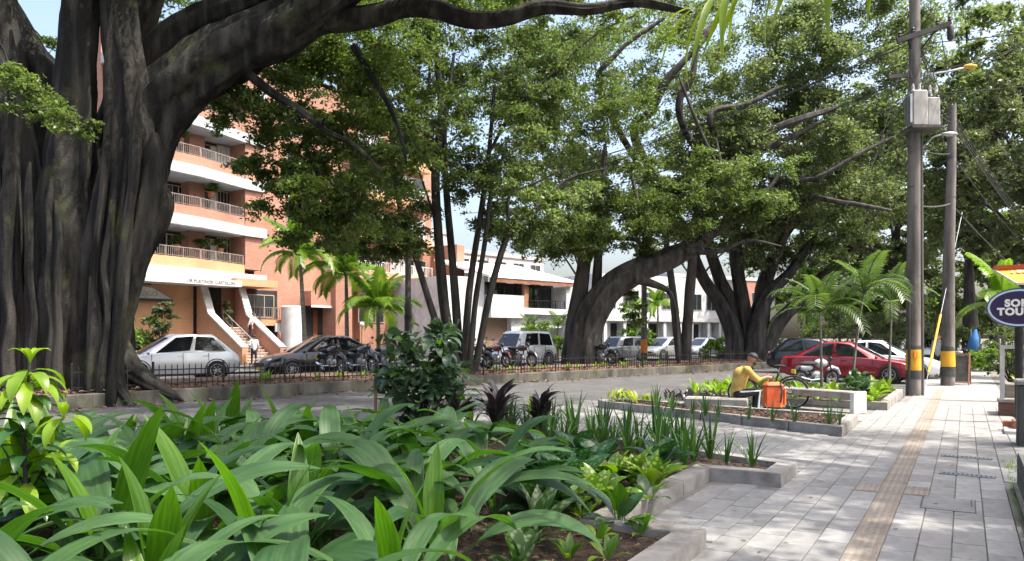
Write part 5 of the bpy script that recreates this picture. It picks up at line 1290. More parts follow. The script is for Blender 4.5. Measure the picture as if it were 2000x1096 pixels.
    for (a, b, c, nm_, nx) in ((4, 5, 6, 'windscreen', 1), (10, 11, 0, 'rear_window', -1)):
        g0, g1 = (.06, .88) if nx > 0 else (.14, .82)
        lo = [lerp(ring(g0)[a], ring(g0)[b], .05), Vector(ring(g0)[b]), lerp(ring(g0)[c], ring(g0)[b], .05)]
        hi_ = [lerp(ring(g1)[a], ring(g1)[b], .06), Vector(ring(g1)[b]), lerp(ring(g1)[c], ring(g1)[b], .06)]
        off = Vector((nx*.010, 0, .010)); V_ = [p+off for p in lo+hi_]
        MB().add(V_, [(0, 1, 4, 3), (1, 2, 5, 4)]).build(nm_, MT['glasscar'], t, True)
    ax = (-.60*hl, .62*hl)
    for x in ax:
        for sd in (1, -1):
            MB().lathe([(wr*1.17, sd*(W/2*.90)), (wr*1.17, sd*(W/2+.004)), (wr*1.08, sd*(W/2+.006)), (wr*1.05, sd*(W/2*.9))], 26, (x, 0, wr), 'y').build('wheel_arch', MT['sill'], t)
            wheel(t, x, sd*(W/2-.085), wr, .19, sd)
    zt = lerp_prof(top, .9)*H
    for sd in (1, -1):
        MB().ball((hl*.91, sd*W*.335, zt*.90), .1, 10, 6, (1.5, 1.25, .75)).build('headlight', MT['head'], t, True)
        MB().ball((-hl*.955, sd*W*.37, H*.52), .1, 10, 6, (.7, .9, 1.5 if kind != 'sedan' else .9)).build('tail_light', MT['tail'], t, True)
        MB().ball((fb*.80, sd*(W/2+.06), zb(fb)+.09), .085, 8, 6, (.7, 1.0, .75)).build('mirror', pm, t, True)
        for x in (-.02*hl, -.42*hl): MB().box(x-.09, x+.09, sd*(W/2*.99)-.012, sd*(W/2*.99)+.012, H*.52, H*.52+.03).build('door_handle', pm, t)
        dl = MB()
        for x in (fb*.70, -.06*hl, -.47*hl): dl.box(x-.006, x+.006, sd*(W/2*.985)-.008, sd*(W/2*.985)+.0145, clear+.12, H*.585)
        dl.build('door_gap', MT['sill'], t)
        MB().box(-.42*hl, .44*hl, sd*W/2*.93-.02, sd*W/2*.93+.035, clear-.01, clear+.07).build('side_sill', MT['sill'], t)
    MB().box(hl-.055, hl+.012, -W*.27, W*.27, H*.27, H*.36).build('grille', MT['sill'], t); MB().box(hl-.05, hl+.02, -.2, .2, H*.20, H*.265).build('number_plate', MT['plate'], t)
    MB().box(-hl-.015, -hl+.03, -.2, .2, H*.36, H*.43).build('number_plate', MT['plate'], t)
    return t
def heading(v): return math.atan2(v[1], v[0])
KT = Vector((.68, .73))                             # direction of the street
# service road behind the median: cars face left, towards the camera side
def on_street(u, d): p = P(u, 660, d); return Vector((p.x, p.y, RZ+.10))
back = heading((-.70, -.71))
MB().add([(-40, 5, .03), (-21.5, 24.5, .03), (-2, 45, .03), (30, 72, .03), (24, 80, .03), (-10, 60, .03), (-30, 36, .03), (-52, 12, .03)], [(0, 1, 2, 3, 4, 5, 6, 7)]).build('service_road', MT['asphalt'])['kind'] = 'structure'
car('silver hatchback parked beside the huge fig trunk', ((.62, .64, .66), .5, .28), on_street(338, 27.3), heading((-.80, -.60)), 'hatch', 4.2, 1.78, 1.66, 'cars parked behind the median')
car('black sedan parked in front of the brick block', ((.012, .012, .013), .3, .22), on_street(628, 30.0), heading((-.80, -.60)), 'sedan', 4.9, 1.85, 1.62, 'cars parked behind the median')
car('white jeep parked in front of the white house', ((.78, .79, .80), .0, .3), on_street(1012, 38.5), heading((-.62, -.78)), 'suv', 4.5, 1.85, 1.86, 'cars parked behind the median')
car('dark grey car right behind the leaning fig trunk', ((.16, .17, .18), .5, .3), on_street(1208, 51), heading((-.75, -.66)), 'suv', 4.3, 1.8, 1.62, 'far cars under the figs')
car('silver grey car between the grey pole and the thin trunks', ((.36, .37, .38), .5, .3), on_street(1298, 55), heading((-.75, -.66)), 'hatch', 4.2, 1.78, 1.6, 'far cars under the figs')
car('pale blue grey car just left of the vase shaped fig', ((.40, .44, .48), .5, .3), on_street(1372, 62), heading((-.75, -.66)), 'sedan', 4.3, 1.78, 1.55, 'far cars under the figs')
NH = heading((NV.x, NV.y))
fw = G(1738, 750, RZ)                              # foot of the red car's front wheel
c = fw - NV*(.62*2.28) + SV*.85
car('glossy red sedan parked behind the small palms', ((.26, .008, .016), .35, .25), (c.x, c.y, RZ), NH-.03, 'sedan', 4.56, 1.76, 1.50, nm='parked_car')
c2 = c + SV*3.0 + NV*.75
car('white car parked just beyond the red sedan', ((.78, .79, .80), .0, .3), (c2.x, c2.y, RZ), NH-.03, 'sedan', 4.5, 1.76, 1.53)
c3 = c + SV*7.0 - NV*2.2
car('black car beyond the red sedan, only its rear showing', ((.014, .014, .016), .3, .25), (c3.x, c3.y, RZ), NH+.1, 'hatch', 4.3, 1.78, 1.62)
p = P(1806, 660, 46); car('white van like car far behind the two utility poles', ((.8, .8, .8), 0, .3), (p.x, p.y, RZ), heading((-.5, -.86)), 'suv', 4.3, 1.8, 1.8)

# ---- two wheelers
def ringtube(mb, c, R_, r, n=28, k=6, axis='y'):
    k0 = len(mb.v)
    for i in range(n):
        a = 2*math.pi*i/n
        for j in range(k):
            b = 2*math.pi*j/k; q = R_+r*math.cos(b)
            mb.v.append((c[0]+q*math.cos(a), c[1]+r*math.sin(b), c[2]+q*math.sin(a)))
    for i in range(n):
        for j in range(k):
            mb.f.append((k0+i*k+j, k0+i*k+(j+1) % k, k0+((i+1) % n)*k+(j+1) % k, k0+((i+1) % n)*k+j))
    return mb
def cyc_wheel(par, x, R_, tr, spokes=16, rimk='greymetal'):
    w_ = ringtube(MB(), (0, 0, 0), R_-tr, tr).build('wheel', MT['rubber'], par, True, (x, 0, R_))
    m = ringtube(MB(), (0, 0, 0), R_-2.2*tr, tr*.45)
    for i in range(spokes):
        a = 2*math.pi*i/spokes; m.tube([(0, (.02 if i % 2 else -.02), 0), (math.cos(a)*(R_-2.2*tr), 0, math.sin(a)*(R_-2.2*tr))], .0025 if tr < .03 else .008, 4)
    m.lathe([(.03, -.035), (.03, .035)], 10, axis='y').build('rim', MT[rimk], w_, True)
def motorcycle(label, col, loc, rz, group=None, lean=.12):
    t = thing('motorcycle', label, 'motorcycle', loc, rz, group); t.rotation_euler = (lean, 0, rz); pm = paint('moto_'+label[:20].replace(' ', '_'), col, .2, .3)
    cyc_wheel(t, -.62, .30, .055, 10); cyc_wheel(t, .64, .30, .05, 10)
    f = MB()
    f.tube([(.64, .07, .30), (.52, .07, .62), (.40, .06, .92)], .022, 8).tube([(.64, -.07, .30), (.52, -.07, .62), (.40, -.06, .92)], .022, 8).tube([(-.62, .08, .30), (-.2, .08, .36), (.1, .08, .34)], .02, 6).tube([(-.62, -.08, .30), (-.2, -.08, .36), (.1, -.08, .34)], .02, 6)
    f.tube([(.40, 0, .88), (.2, 0, .62), (.12, 0, .3), (-.15, 0, .28), (-.3, 0, .6), (.1, 0, .74)], .025, 6); f.build('frame', MT['blackmetal'], t, True)
    MB().ball((.0, 0, .40), .2, 12, 8, (1.1, .65, .85)).box(-.12, .16, -.13, .13, .26, .42, .03).build('engine', MT['greymetal'], t, True)
    MB().ball((.14, 0, .80), .2, 14, 8, (1.35, .75, .72)).build('fuel_tank', pm, t, True)
    MB().ball((-.32, 0, .80), .2, 14, 8, (1.75, .7, .34)).build('seat', MT['rubber'], t, True)
    MB().ball((-.45, 0, .66), .2, 12, 8, (1.5, .55, .55)).build('rear_panel', pm, t, True)
    MB().tube([(-.9, 0, .55), (-.75, 0, .66), (-.6, 0, .68)], [.05, .07, .06], 8).build('rear_fender', MT['blackmetal'], t, True)
    MB().tube([(.95, 0, .42), (.82, 0, .60), (.62, 0, .66), (.45, 0, .58)], [.05, .07, .07, .05], 8).build('front_fender', pm, t, True)
    MB().tube([(.30, .36, .98), (.40, .16, 1.04), (.42, 0, 1.0), (.40, -.16, 1.04), (.30, -.36, .98)], .014, 7).build('handlebar', MT['blackmetal'], t, True)
    for sd in (1, -1): MB().tube([(.34, sd*.26, 1.0), (.36, sd*.30, 1.16)], .006, 5).ball((.35, sd*.31, 1.2), .055, 8, 6, (.35, 1.2, .8)).build('mirror', MT['blackmetal'], t, True)
    MB().ball((.52, 0, .93), .085, 12, 8, (.8, 1, 1)).build('headlight', MT['glasscar'], t, True)
    MB().tube([(.05, -.14, .30), (-.3, -.16, .28), (-.75, -.17, .38)], [.02, .03, .045], 8).build('exhaust', MT['chrome'], t, True)
    MB().box(-.93, -.90, -.09, .09, .48, .60).build('number_plate', MT['plate'], t)
    MB().tube([(-.05, .1, .25), (-.1, .3, -.03)], .012, 5).build('stand', MT['blackmetal'], t)
    return t
mi = 0
for d, off, hd, col, lab in [(33.2, 3.3, 2.4, (.02, .02, .02), 'black motorcycle parked left before the silver hatchback'), (34.3, 3.2, 2.5, (.05, .05, .055), 'dark motorcycle parked below the entrance stairs'), (35.4, 3.4, 2.2, (.3, .3, .31), 'grey motorcycle left of the black sedan'),
       (38.6, 3.4, 2.5, (.02, .02, .02), 'black motorcycle before the front wheel of the black sedan'), (39.7, 3.2, 2.4, (.03, .03, .03), 'black motorcycle before the doors of the black sedan'), (40.9, 3.4, 2.3, (.10, .02, .02), 'dark red motorcycle before the rear of the black sedan'), (42.1, 3.2, 2.5, (.03, .03, .035), 'black motorcycle half hidden by the leafy bush'),
       (47.5, 3.3, 2.4, (.02, .02, .02), 'black motorcycle before the white jeep bumper')]:
    p, tt = kpoint(d); q = p + Vector((-tt.y, tt.x))*off; motorcycle(lab, col, (q.x, q.y, .33), heading((-tt.y, tt.x))+math.pi+(hd-2.4)*.6, 'motorcycles parked along the median')
q = G(1592, 757, RZ); motorcycle('silver grey motorcycle parked before the red sedan doors', (.42, .43, .44), (q.x, q.y, RZ), .35)
q = G(1868, 722, 0.); motorcycle('grey motorcycle parked far behind the chalkboard sign', (.3, .31, .32), (q.x, q.y, 0), -1.0)

def bicycle(label, loc, rz):
    t = thing('bicycle', label, 'bicycle', loc, rz); t.rotation_euler = (.06, 0, rz)
    cyc_wheel(t, -.53, .335, .022, 24); cyc_wheel(t, .53, .335, .022, 24)
    m = MB(); bb = (-.08, 0, .28); sa = (-.22, 0, .78); ht = (.34, 0, .80); hb = (.38, 0, .66)
    for a, b, r_ in ((bb, sa, .017), (sa, ht, .016), (bb, hb, .019), (ht, hb, .02), (hb, (.53, .05, .335), .011), (hb, (.53, -.05, .335), .011), (bb, (-.53, .06, .335), .01), (bb, (-.53, -.06, .335), .01), (sa, (-.53, .05, .335), .009), (sa, (-.53, -.05, .335), .009)): m.tube([a, b], r_, 7)
    m.build('frame', MT['blackmetal'], t, True)
    MB().tube([(-.22, 0, .78), (-.245, 0, .90)], .013, 7).build('seat_post', MT['greymetal'], t, True)
    MB().ball((-.25, 0, .93), .1, 12, 7, (1.4, .75, .35)).build('saddle', MT['rubber'], t, True)
    MB().tube([(.33, 0, .80), (.32, 0, .93)], .013, 7).tube([(.28, .30, .95), (.36, .2, .96), (.36, -.2, .96), (.28, -.30, .95)], .012, 7).build('handlebar', MT['blackmetal'], t, True)
    MB().lathe([(.09, -.06), (.09, -.055)], 20, (bb[0], 0, bb[2]), 'y').tube([(bb[0], -.07, bb[2]), (bb[0]+.12, -.08, bb[2]-.11)], .01, 5).tube([(bb[0], .07, bb[2]), (bb[0]-.12, .08, bb[2]+.11)], .01, 5).build('crank', MT['greymetal'], t, True)
    for q in ((.14, -.12, -.11), (-.14, .12, .11)): MB().box(bb[0]+q[0]-.04, bb[0]+q[0]+.04, q[1]-.04, q[1]+.04, bb[2]+q[2]-.01, bb[2]+q[2]+.01).build('pedal', MT['rubber'], t)
    ringtube(MB(), (0, 0, 0), .37, .012, 12, 5)
    fb_ = MB(); pts_ = [(-.53+.375*math.cos(a), 0, .335+.375*math.sin(a)) for a in np.linspace(.35, 2.6, 10)]; fb_.tube(pts_, .02, 6).build('mudguard', MT['blackmetal'], t, True)
    return t
q = G(1500, 797, 0); bicycle('black bicycle standing behind the orange bag before the bench', (q.x, q.y, 0), math.pi-.28)

# ================================================================== STREET FURNITURE
# ---- utility poles
def cable(mb, a, b, sag, r=.012, n=10):
    a, b = Vector(a), Vector(b); mb.tube([a.lerp(b, i/n) - Vector((0, 0, sag*4*(i/n)*(1-i/n))) for i in range(n+1)], r, 5)
pb = G(1784, 772, 0); up = thing('utility_pole', 'weathered utility pole with transformer box and yellow band, nearer of two', 'utility pole', pb)
H1 = 11.6; dpx = pb.y/F
MB().tube([(0, 0, -.1), (0, 0, 3), (.02, 0, 7), (.04, 0, H1)], [.195, .175, .155, .13], 16).build('shaft', MT['polewood'], up, True)
MB().tube([(.20, -.06, 0), (.19, -.05, 3), (.17, -.05, 7.0)], .055, 10).build('conduit', MT['poledark'], up, True)
MB().tube([(-.17, -.1, 0), (-.165, -.1, 2.6)], .04, 8).build('conduit', MT['poledark'], up, True)
zz = lambda v: CAMH+(HV-v)/F*pb.y
MB().lathe([(.196, zz(723)), (.191, zz(683))], 18).build('yellow_band', MT['yellow'], up, True)
MB().lathe([(.199, zz(740)), (.198, zz(724))], 18).build('black_band', MT['blackpaint'], up, True); MB().lathe([(.193, zz(682)), (.192, zz(675))], 18).build('black_band', MT['blackpaint'], up, True)
MB().box(-.09, .0, -.215, -.19, zz(700), zz(686)).build('warning_sticker', MT['orangepaint'], up)
MT['greybox'] = mat('weathered_grey', (.26, .25, .24), (.40, .39, .375), .7, 3, stretch=(1, 1, .3), dirt=((.15, .12, .09), 2.0, .5, .8))
# transformer boxes
z0, z1 = zz(254), zz(188)
tb = MB().box(-.30, .10, -.56, -.20, z0, z1, .03); tb.build('transformer_box', MT['greybox'], up)
fin = MB()
for i in range(5): fin.box(-.36, -.305, -.54+i*.07, -.51+i*.07, z0+.06, z1-.1)
fin.build('cooling_fins', MT['greymetal'], up)
MB().box(.13, .48, -.46, -.16, z0+.02, z1-.16, .03).build('meter_box', MT['greybox'], up)
MB().box(-.32, .50, -.56, .1, z0-.08, z0-.012).build('bracket', MT['poledark'], up)
for x, y in ((-.22, -.4), (-.05, -.4), (.28, -.3), (.45, -.3)): MB().lathe([(.03, z1-.02), (.05, z1+.03), (.03, z1+.07), (.045, z1+.11), (.02, z1+.2)], 8, (x, y, 0)).build('insulator', MT['concrete_white'], up, True)
# cross arms
a = P(1752, 80, pb.y)-pb; b = P(1858, 46, pb.y-.3)-pb
MB().bar(a, b, .11, .13).build('cross_arm', MT['poledark'], up); a2 = P(1735, 150, pb.y)-pb; b2 = P(1800, 146, pb.y)-pb; MB().bar(a2, b2, .08, .10).build('cross_arm', MT['poledark'], up)
for q in (a.lerp(b, .05), a.lerp(b, .3), a.lerp(b, .75), a.lerp(b, .97)): MB().lathe([(.03, 0), (.06, .05), (.035, .08), (.055, .12), (.02, .18)], 8, (q.x, q.y, q.z+.06)).build('insulator', MT['blackpaint'], up, True)
MB().lathe([(.05, 0), (.085, .05), (.085, .35), (.05, .42)], 12, (b.x-.02, b.y, b.z-.45)).build('fuse_cutout', MT['blackpaint'], up, True)
MB().bar(P(1788, 110, pb.y)-pb, a.lerp(b, .75), .04).bar(P(1788, 128, pb.y)-pb, a.lerp(b, .2), .04).build('brace', MT['blackmetal'], up)
# lamp arms
q = P(1862, 262, pb.y-.2)-pb; la = MB().tube([P(1800, 290, pb.y)-pb, P(1822, 268, pb.y-.1)-pb, P(1842, 262, pb.y-.2)-pb, q], .022, 7).build('lamp_arm', MT['greymetal'], up, True)
MB().ball((q.x-.1, q.y, q.z), .12, 12, 7, (1.9, .8, .5)).build('lamp_head', MT['greymetal'], la, True)
q = P(1895, 130, pb.y-.2)-pb; la = MB().tube([P(1795, 148, pb.y)-pb, P(1850, 140, pb.y-.2)-pb, q], .03, 7).build('lamp_arm', MT['greymetal'], up, True)
MB().ball(q, .12, 12, 7, (1.6, .8, .55)).build('lamp_head', MT['yellow'], la, True)
# wires hanging around the pole
wi = MB(); rr = random.Random(3)
for i in range(9): cable(wi, (rr.uniform(-.5, .5), rr.uniform(-.5, -.1), zz(rr.uniform(60, 180))), (rr.uniform(-2.2, -.3), rr.uniform(-.5, 1), zz(rr.uniform(120, 420))), rr.uniform(.1, .6), .009)
for i in range(5): cable(wi, (rr.uniform(-.3, .4), -.3, zz(rr.uniform(175, 200))), (rr.uniform(-.3, .6), -.2, zz(rr.uniform(60, 150))), .15, .009)
wi.build('loose_wires', MT['blackpaint'], up, True)
pb2 = G(1851, 753, 0); u2 = thing('utility_pole', 'round concrete utility pole with yellow band behind the chalkboard, farther of two', 'utility pole', pb2)
zz2 = lambda v: CAMH+(HV-v)/F*pb2.y
MB().tube([(0, 0, -.1), (.03, 0, 4), (.12, 0, 7), (.15, 0, 9.1)], [.215, .175, .14, .12], 16).build('shaft', MT['polewood'], u2, True)
MB().lathe([(.226, zz2(716)), (.212, zz2(686))], 18).build('yellow_band', MT['yellow'], u2, True)
MB().lathe([(.228, zz2(735)), (.226, zz2(717))], 18).build('black_band', MT['blackpaint'], u2, True); MB().lathe([(.212, zz2(685)), (.205, zz2(677))], 18).build('black_band', MT['blackpaint'], u2, True)
# cables along the street
cab = thing('overhead_cables', 'black overhead cables strung between the utility poles', 'cables')
for i, (v1, v2, sg, r_) in enumerate([(60, 92, .25, .012), (75, 110, .3, .012), (150, 160, .35, .015), (165, 182, .3, .02), (285, 300, .25, .012), (400, 398, .2, .02)]):
    a = Vector((pb.x, pb.y, zz(v1))); b = Vector((pb2.x+.1, pb2.y, min(zz2(v2), 9.0-.15*i))); m = MB(); cable(m, a, b, sg*.4, r_*1.2)
    far_ = b + (b-a).normalized()*60; far_.z = b.z + .5; cable(m, b, far_, 1.2, r_*1.3); near_ = a - SV*40 + Vector((0, 0, .6)); 
    if i < 3: cable(m, a, a + Vector((-14, 26, .5)), .8, r_*1.2)
    m.build('cable', MT['blackpaint'], cab, True)
rr = random.Random(17)
for i in range(9):
    a = Vector((pb.x+rr.uniform(-.5, .7), pb.y-.2, zz(rr.uniform(45, 190)))); m = MB()
    b = a + (Vector((14, 22, rr.uniform(-.5, 2))) if i % 3 == 0 else (Vector((9, -9, rr.uniform(0, 2.5))) if i % 3 == 1 else Vector((-10, 18, rr.uniform(-1.5, 1))))); cable(m, a, b, rr.uniform(.2, .7), .013, 14); m.build('cable', MT['blackpaint'], cab, True)
for z_ in (3.2, 4.4, 5.6, 7.9, 8.3): MB().lathe([(.178-.0045*z_+.008, z_), (.178-.0045*z_+.008, z_+.035)], 16, (.01, 0, 0)).build('steel_strap', MT['poledark'], up)
for z_ in (2.6, 4.0, 6.1, 7.4): MB().lathe([(.20-.0095*z_+.012, z_), (.20-.0095*z_+.012, z_+.03)], 14, (.03 if z_ < 5 else .1, 0, 0)).build('steel_strap', MT['poledark'], u2)
# yellow guy wire guard
a, b = G(1806, 762, 0), P(1837, 615, 24.3); gt = thing('guy_wire', 'slanted guy wire with yellow guard between the two utility poles', 'guy wire', a)
MB().tube([(0, 0, 0), (b-a)*1.0, (b-a)*2.6], .012, 6).build('wire', MT['greymetal'], gt, True)
MB().tube([(b-a)*.22, (b-a)*1.0], .035, 8).build('guard', MT['yellow'], gt, True)
# grey pole under the figs and the dark lamp post
p = P(1258, 660, 46); p.z = .1; t = thing('street_pole', 'slim grey pole with orange band under the leaning fig', 'pole', p)
MB().tube([(0, 0, -.1), (0, 0, 5), (.02, 0, 10.5)], [.20, .16, .12], 12).build('shaft', MT['polewood'], t, True)
MB().lathe([(.205, .55), (.203, 1.35)], 14).build('orange_band', MT['orangepaint'], t, True); MB().lathe([(.208, .1), (.206, .54)], 14).build('black_band', MT['blackpaint'], t, True)
p = P(797, 660, 31); p.z = .1; t = thing('lamp_post', 'dark grey steel post beside the slender tree', 'post', p)
MB().tube([(0, 0, -.1), (0, 0, 2.8), (0, 0, 2.85), (0, 0, 6.5)], [.155, .15, .125, .11], 12).build('shaft', MT['poledark'], t, True)
MB().lathe([(.158, 2.2), (.158, 2.35)], 12).build('collar', MT['blackmetal'], t)
x, z = AF.pix(707, 634, -2.5); p = AF.p0+AF.x*x-AF.y*2.5; t = thing('globe_lamp', 'small white globe lamp on a short post by the brick wall', 'lamp', (p.x, p.y, 0))
MB().tube([(0, 0, 0), (0, 0, z-.15)], .06, 8).build('post', MT['wood'], t); MB().ball((0, 0, z), .18, 12, 8).build('globe', MT['white'], t, True)

# ---- concrete block seat and white bench
a, b = G(1336, 804), G(1462, 808); L = (b-a).length
t = thing('concrete_block', 'long grey concrete block the cyclist sits on', 'bench', (a+b)/2, math.atan2((b-a).y, (b-a).x))
MB().box(-L/2, L/2-.02, 0, .48, 0, .30, .03).build('slab', MT['concrete'], t)
a = G(1668, 809); b = a + Vector((-.54, .84, 0))*2.1; L = 2.1
t = thing('concrete_bench', 'pale concrete bench with square end panel right of the bicycle', 'bench', (a+b)/2, math.atan2((a-b).y, (a-b).x))
MB().box(-L/2, L/2-.105, 0, .44, .30, .44, .015).build('seat', MT['concrete'], t); MB().box(L/2-.10, L/2, -.005, .445, 0, .445, .012).build('end_panel', MT['concrete_white'], t)
MB().box(-L/2, -L/2+.10, .02, .42, 0, .295, .01).build('end_panel', MT['concrete_white'], t); MB().box(-L/2+.105, L/2-.105, .30, .38, .10, .18).build('stretcher', MT['concrete_white'], t)

# ---- chalkboard A frame
q = G(1868, 751); t = thing('chalkboard_sign', 'black chalkboard A frame sign with wooden edges behind the farther pole', 'sign', q, heading((NV.x, NV.y))-.1)
for sy in (-1, 1):
    pl = MB().extr([(-.36, sy*.30, .12), (.36, sy*.30, .12), (.36, sy*.06, .95), (-.36, sy*.06, .95)], (0, sy*.012, 0)).build('board', MT['blackpaint'], t)
    fr = MB()
    for x in (-.38, .38): fr.bar((x, sy*.335, 0), (x, sy*.045, 1.02), .05, .035)
    fr.bar((-.38, sy*.05, 1.0), (.38, sy*.05, 1.0), .04, .05).bar((-.38, sy*.31, .10), (.38, sy*.31, .10), .04, .05)
    fr.build('frame', MT['wood'], t)

# ---- oval shop sign on its black post
q = P(1991, 601, 14.0); t = thing('oval_sign', 'dark purple oval shop sign with pale blue rim on a black post', 'sign', (q.x, q.y, 0), -.52)
def ellipse(rx, rz_, n=40): return [(math.cos(2*math.pi*i/n)*rx, math.sin(2*math.pi*i/n)*rz_) for i in range(n)]
RX, RZ_ = .515, .36
MB().extr([(x, .0, q.z+z) for x, z in ellipse(RX, RZ_)], (0, .12, 0)).build('rim', mat('sign_blue', (.03, .06, .11), (.05, .09, .15), .4), t, True)
MB().extr([(x, -.008, q.z+z) for x, z in ellipse(RX*.955, RZ_*.93)], (0, .006, 0)).build('rim_line', flat('sign_rim', (.60, .68, .78), .4), t)
MB().extr([(x, -.016, q.z+z) for x, z in ellipse(RX*.885, RZ_*.84)], (0, .007, 0)).build('panel', flat('sign_purple', (.022, .008, .06), .3), t)
cream = flat('sign_cream', (.80, .78, .68), .5)
def slab(s, size, x0, z0):
    o = text3(t, s, size, (x0, -.020, z0), (R(90), 0, 0), cream, 'lettering', .010, .004, 'CENTER', 1.12); return o
slab('SOFT', .178, .0, q.z+.025); slab('TOUCH', .178, .0, q.z-.13)
# slab serifs of the lettering
MB().tube([(0, .06, 0), (0, .06, q.z-RZ_+.02)], .07, 10).build('post', MT['blackmetal'], t, True)
# ---- yellow awning
a = P(1942, 524, 19); t = thing('yellow_awning', 'yellow shop awning with red trim above the oval sign', 'awning', (a.x, a.y, 0), -.45)
z1 = a.z; MB().extr([(.0, 0, z1-.03), (3.5, 0, z1+.05), (3.5, -.35, z1-.42), (.42, -.35, z1-.40)], (0, .03, .03)).build('cover', mat('awning_yellow', (.62, .28, .006), (.72, .34, .01), .6, 3), t)
MB().bar((-.02, -.02, z1+.01), (3.5, -.02, z1+.09), .05, .09).build('trim', flat('awning_red', (.45, .06, .02), .5), t)
MB().bar((.0, -.01, z1-.05), (.42, -.38, z1-.42), .03, .04).bar((.42, -.37, z1-.42), (3.5, -.37, z1-.44), .03, .05).build('edge', MT['white'], t)
lt_ = MB()                                          # the pale marks along the awning are too small to read
for i, (w_, h_) in enumerate(((.05, .05), (.09, .07), (.06, .06), (.10, .07), (.08, .05), (.09, .07), (.06, .07), (.09, .06))):
    x_ = .34+i*.12; y_ = -.135; zc_ = z1-.14+.01*x_; lt_.extr([(x_, y_, zc_), (x_+w_, y_, zc_), (x_+w_, y_+h_*.62, zc_+h_*.8), (x_, y_+h_*.62, zc_+h_*.8)], (0, -.006, .005))
lt_.build('lettering', cream, t)
MB().tube([(1.6, 0, 0), (1.6, 0, z1)], .04, 8).tube([(3.2, 0, 0), (3.2, 0, z1)], .04, 8).build('post', MT['white'], t, True)

# ---- terrace railing on brick plinth at the right edge
q = G(1951, 812); t = thing('terrace_wall', 'low brick terrace wall with white metal railing at the right edge', 'wall', q, NH)
MB().box(0, 5, .0, .45, 0, .27).build('plinth', brickmat('dark_brick', (.10, .045, .03), (.15, .065, .04), (.10, .08, .07), .9), t)
MB().box(-.02, 5, -.02, .47, .272, .33, .01).build('coping', MT['concrete'], t)
MB().box(.02, .10, .10, .18, .33, 1.33).box(.5, .56, .11, .17, .33, 1.30).box(1.4, 1.48, .10, .18, .33, 1.33).build('post', MT['concrete_white'], t)
MB().box(.02, 5, .09, .19, 1.33, 1.40).build('top_rail', MT['concrete_white'], t)
pk_ = MB().box(-.01, .01, -.01, .01, .33, 1.32).mesh('picket', MT['blackmetal'])
for i in range(3): inst('picket', MB().box(.62+i*.26, .86+i*.26, .13, .16, .55, 1.24).mesh('slat_panel', MT['blackpaint']), t)
wp = MB().box(.12, 1.6, .5, 1.1, .0, .62, .02).build('wooden_trough', mat('trough_wood', (.18, .15, .12), (.3, .26, .21), .8, 3, stretch=(.4, 6, 6)), t)
for i in range(5):
    w2 = AF
    pp = q + NV*(.35+i*.28) + SV*.8
    plantlet('yellow_trough_plant', f'{ORD[i]} yellow green plant from the left in the trough behind the railing', 'plant', (pp.x, pp.y, .62), YL, 16, .8, 1400+i, 'trough plants behind the railing', .3)
q2 = G(1962, 848); t = thing('brick_steps', 'two red brick steps leading up to the terrace at the right edge', 'steps', q2, NH)
for i in range(7): inst('brick', MB().box(.0+i*.24, .23+i*.24, .62, .74, .0, .16, .008).mesh('brick', mat('red_brick%d' % i, (.32+.02*(i % 3), .10, .05), (.42, .16, .09), .8, 6)), t)
MB().box(0, 3, .0, .60, 0, .06, .01).build('tread', MT['concrete_white'], t); MB().box(.12, 3, .3, .61, .062, .20, .01).build('riser', brickmat('step_brick', (.2, .07, .04), (.26, .1, .06), (.2, .15, .12), .8), t)
q3 = G(1988, 872); t = thing('gate_pillar', 'mossy grey concrete gate pillar cut by the right edge', 'pillar', q3, NH)
MB().box(0, .5, 0, .5, 0, .88, .02).build('shaft', MT['kerbmossy'], t); MB().box(-.03, .53, -.03, .53, .882, .95, .02).build('cap', MT['concrete'], t)
# low spiked railing at the lower right corner
a = SN(6.9, .425); t = thing('spiked_edging', 'dark spiked metal edging along the pavement at the lower right corner', 'railing', a, S_ROT)
MB().box(-1.0, 2.6, -.03, .0, 0, .05).box(-1.0, 2.6, -.055, -.035, .22, .25).build('rail', MT['poledark'], t)
spk = MB().add([(-.012, -.055, .04), (.012, -.055, .04), (.012, -.035, .04), (-.012, -.035, .04), (-.012, -.055, .3), (.012, -.055, .3), (.012, -.035, .3), (-.012, -.035, .3), (0, -.045, .38)], [(0, 1, 5, 4), (1, 2, 6, 5), (2, 3, 7, 6), (3, 0, 4, 7), (4, 5, 8), (5, 6, 8), (6, 7, 8), (7, 4, 8)]).mesh('spike', MT['poledark'])
for i in range(26): inst('spike', spk, t, (-.95+i*.14, 0, 0))
gr_ = MB(); rr = random.Random(8)
for i in range(2600):
    s, n = rr.uniform(7.6, 11.5), rr.uniform(.40, 1.5)
    if mnoise.noise(Vector((s*1.3, n*2, 0))) < -.05: continue
    p = SN(s, n, -.006); a_ = rr.uniform(0, 6.28); h = rr.uniform(.03, .08); d_ = Vector((math.cos(a_), math.sin(a_), 0))
    gr_.add([p-d_*.004, p+d_*.004, p+d_.cross(Vector((0, 0, 1)))*h*.5+Vector((0, 0, h))], [(0, 1, 2)])
tag(gr_.build('verge_grass', PM['lime']), 'sparse grass growing on the dirt verge', kind='stuff')
# blue parasol far down the pavement
q = P(1893, 660, 38); t = thing('closed_umbrella', 'blue half closed umbrella far down the pavement', 'umbrella', (q.x, q.y, 0))
MB().tube([(0, 0, 0), (.1, 0, 2.0)], .025, 6).build('pole', MT['greymetal'], t); MB().lathe([(.16, .95), (.26, 1.15), (.20, 1.6), (.05, 2.0)], 10).build('canopy', mat('umbrella_blue', (.02, .10, .30), (.05, .18, .42), .7, 3), t, True, rot=(0, .16, 0))

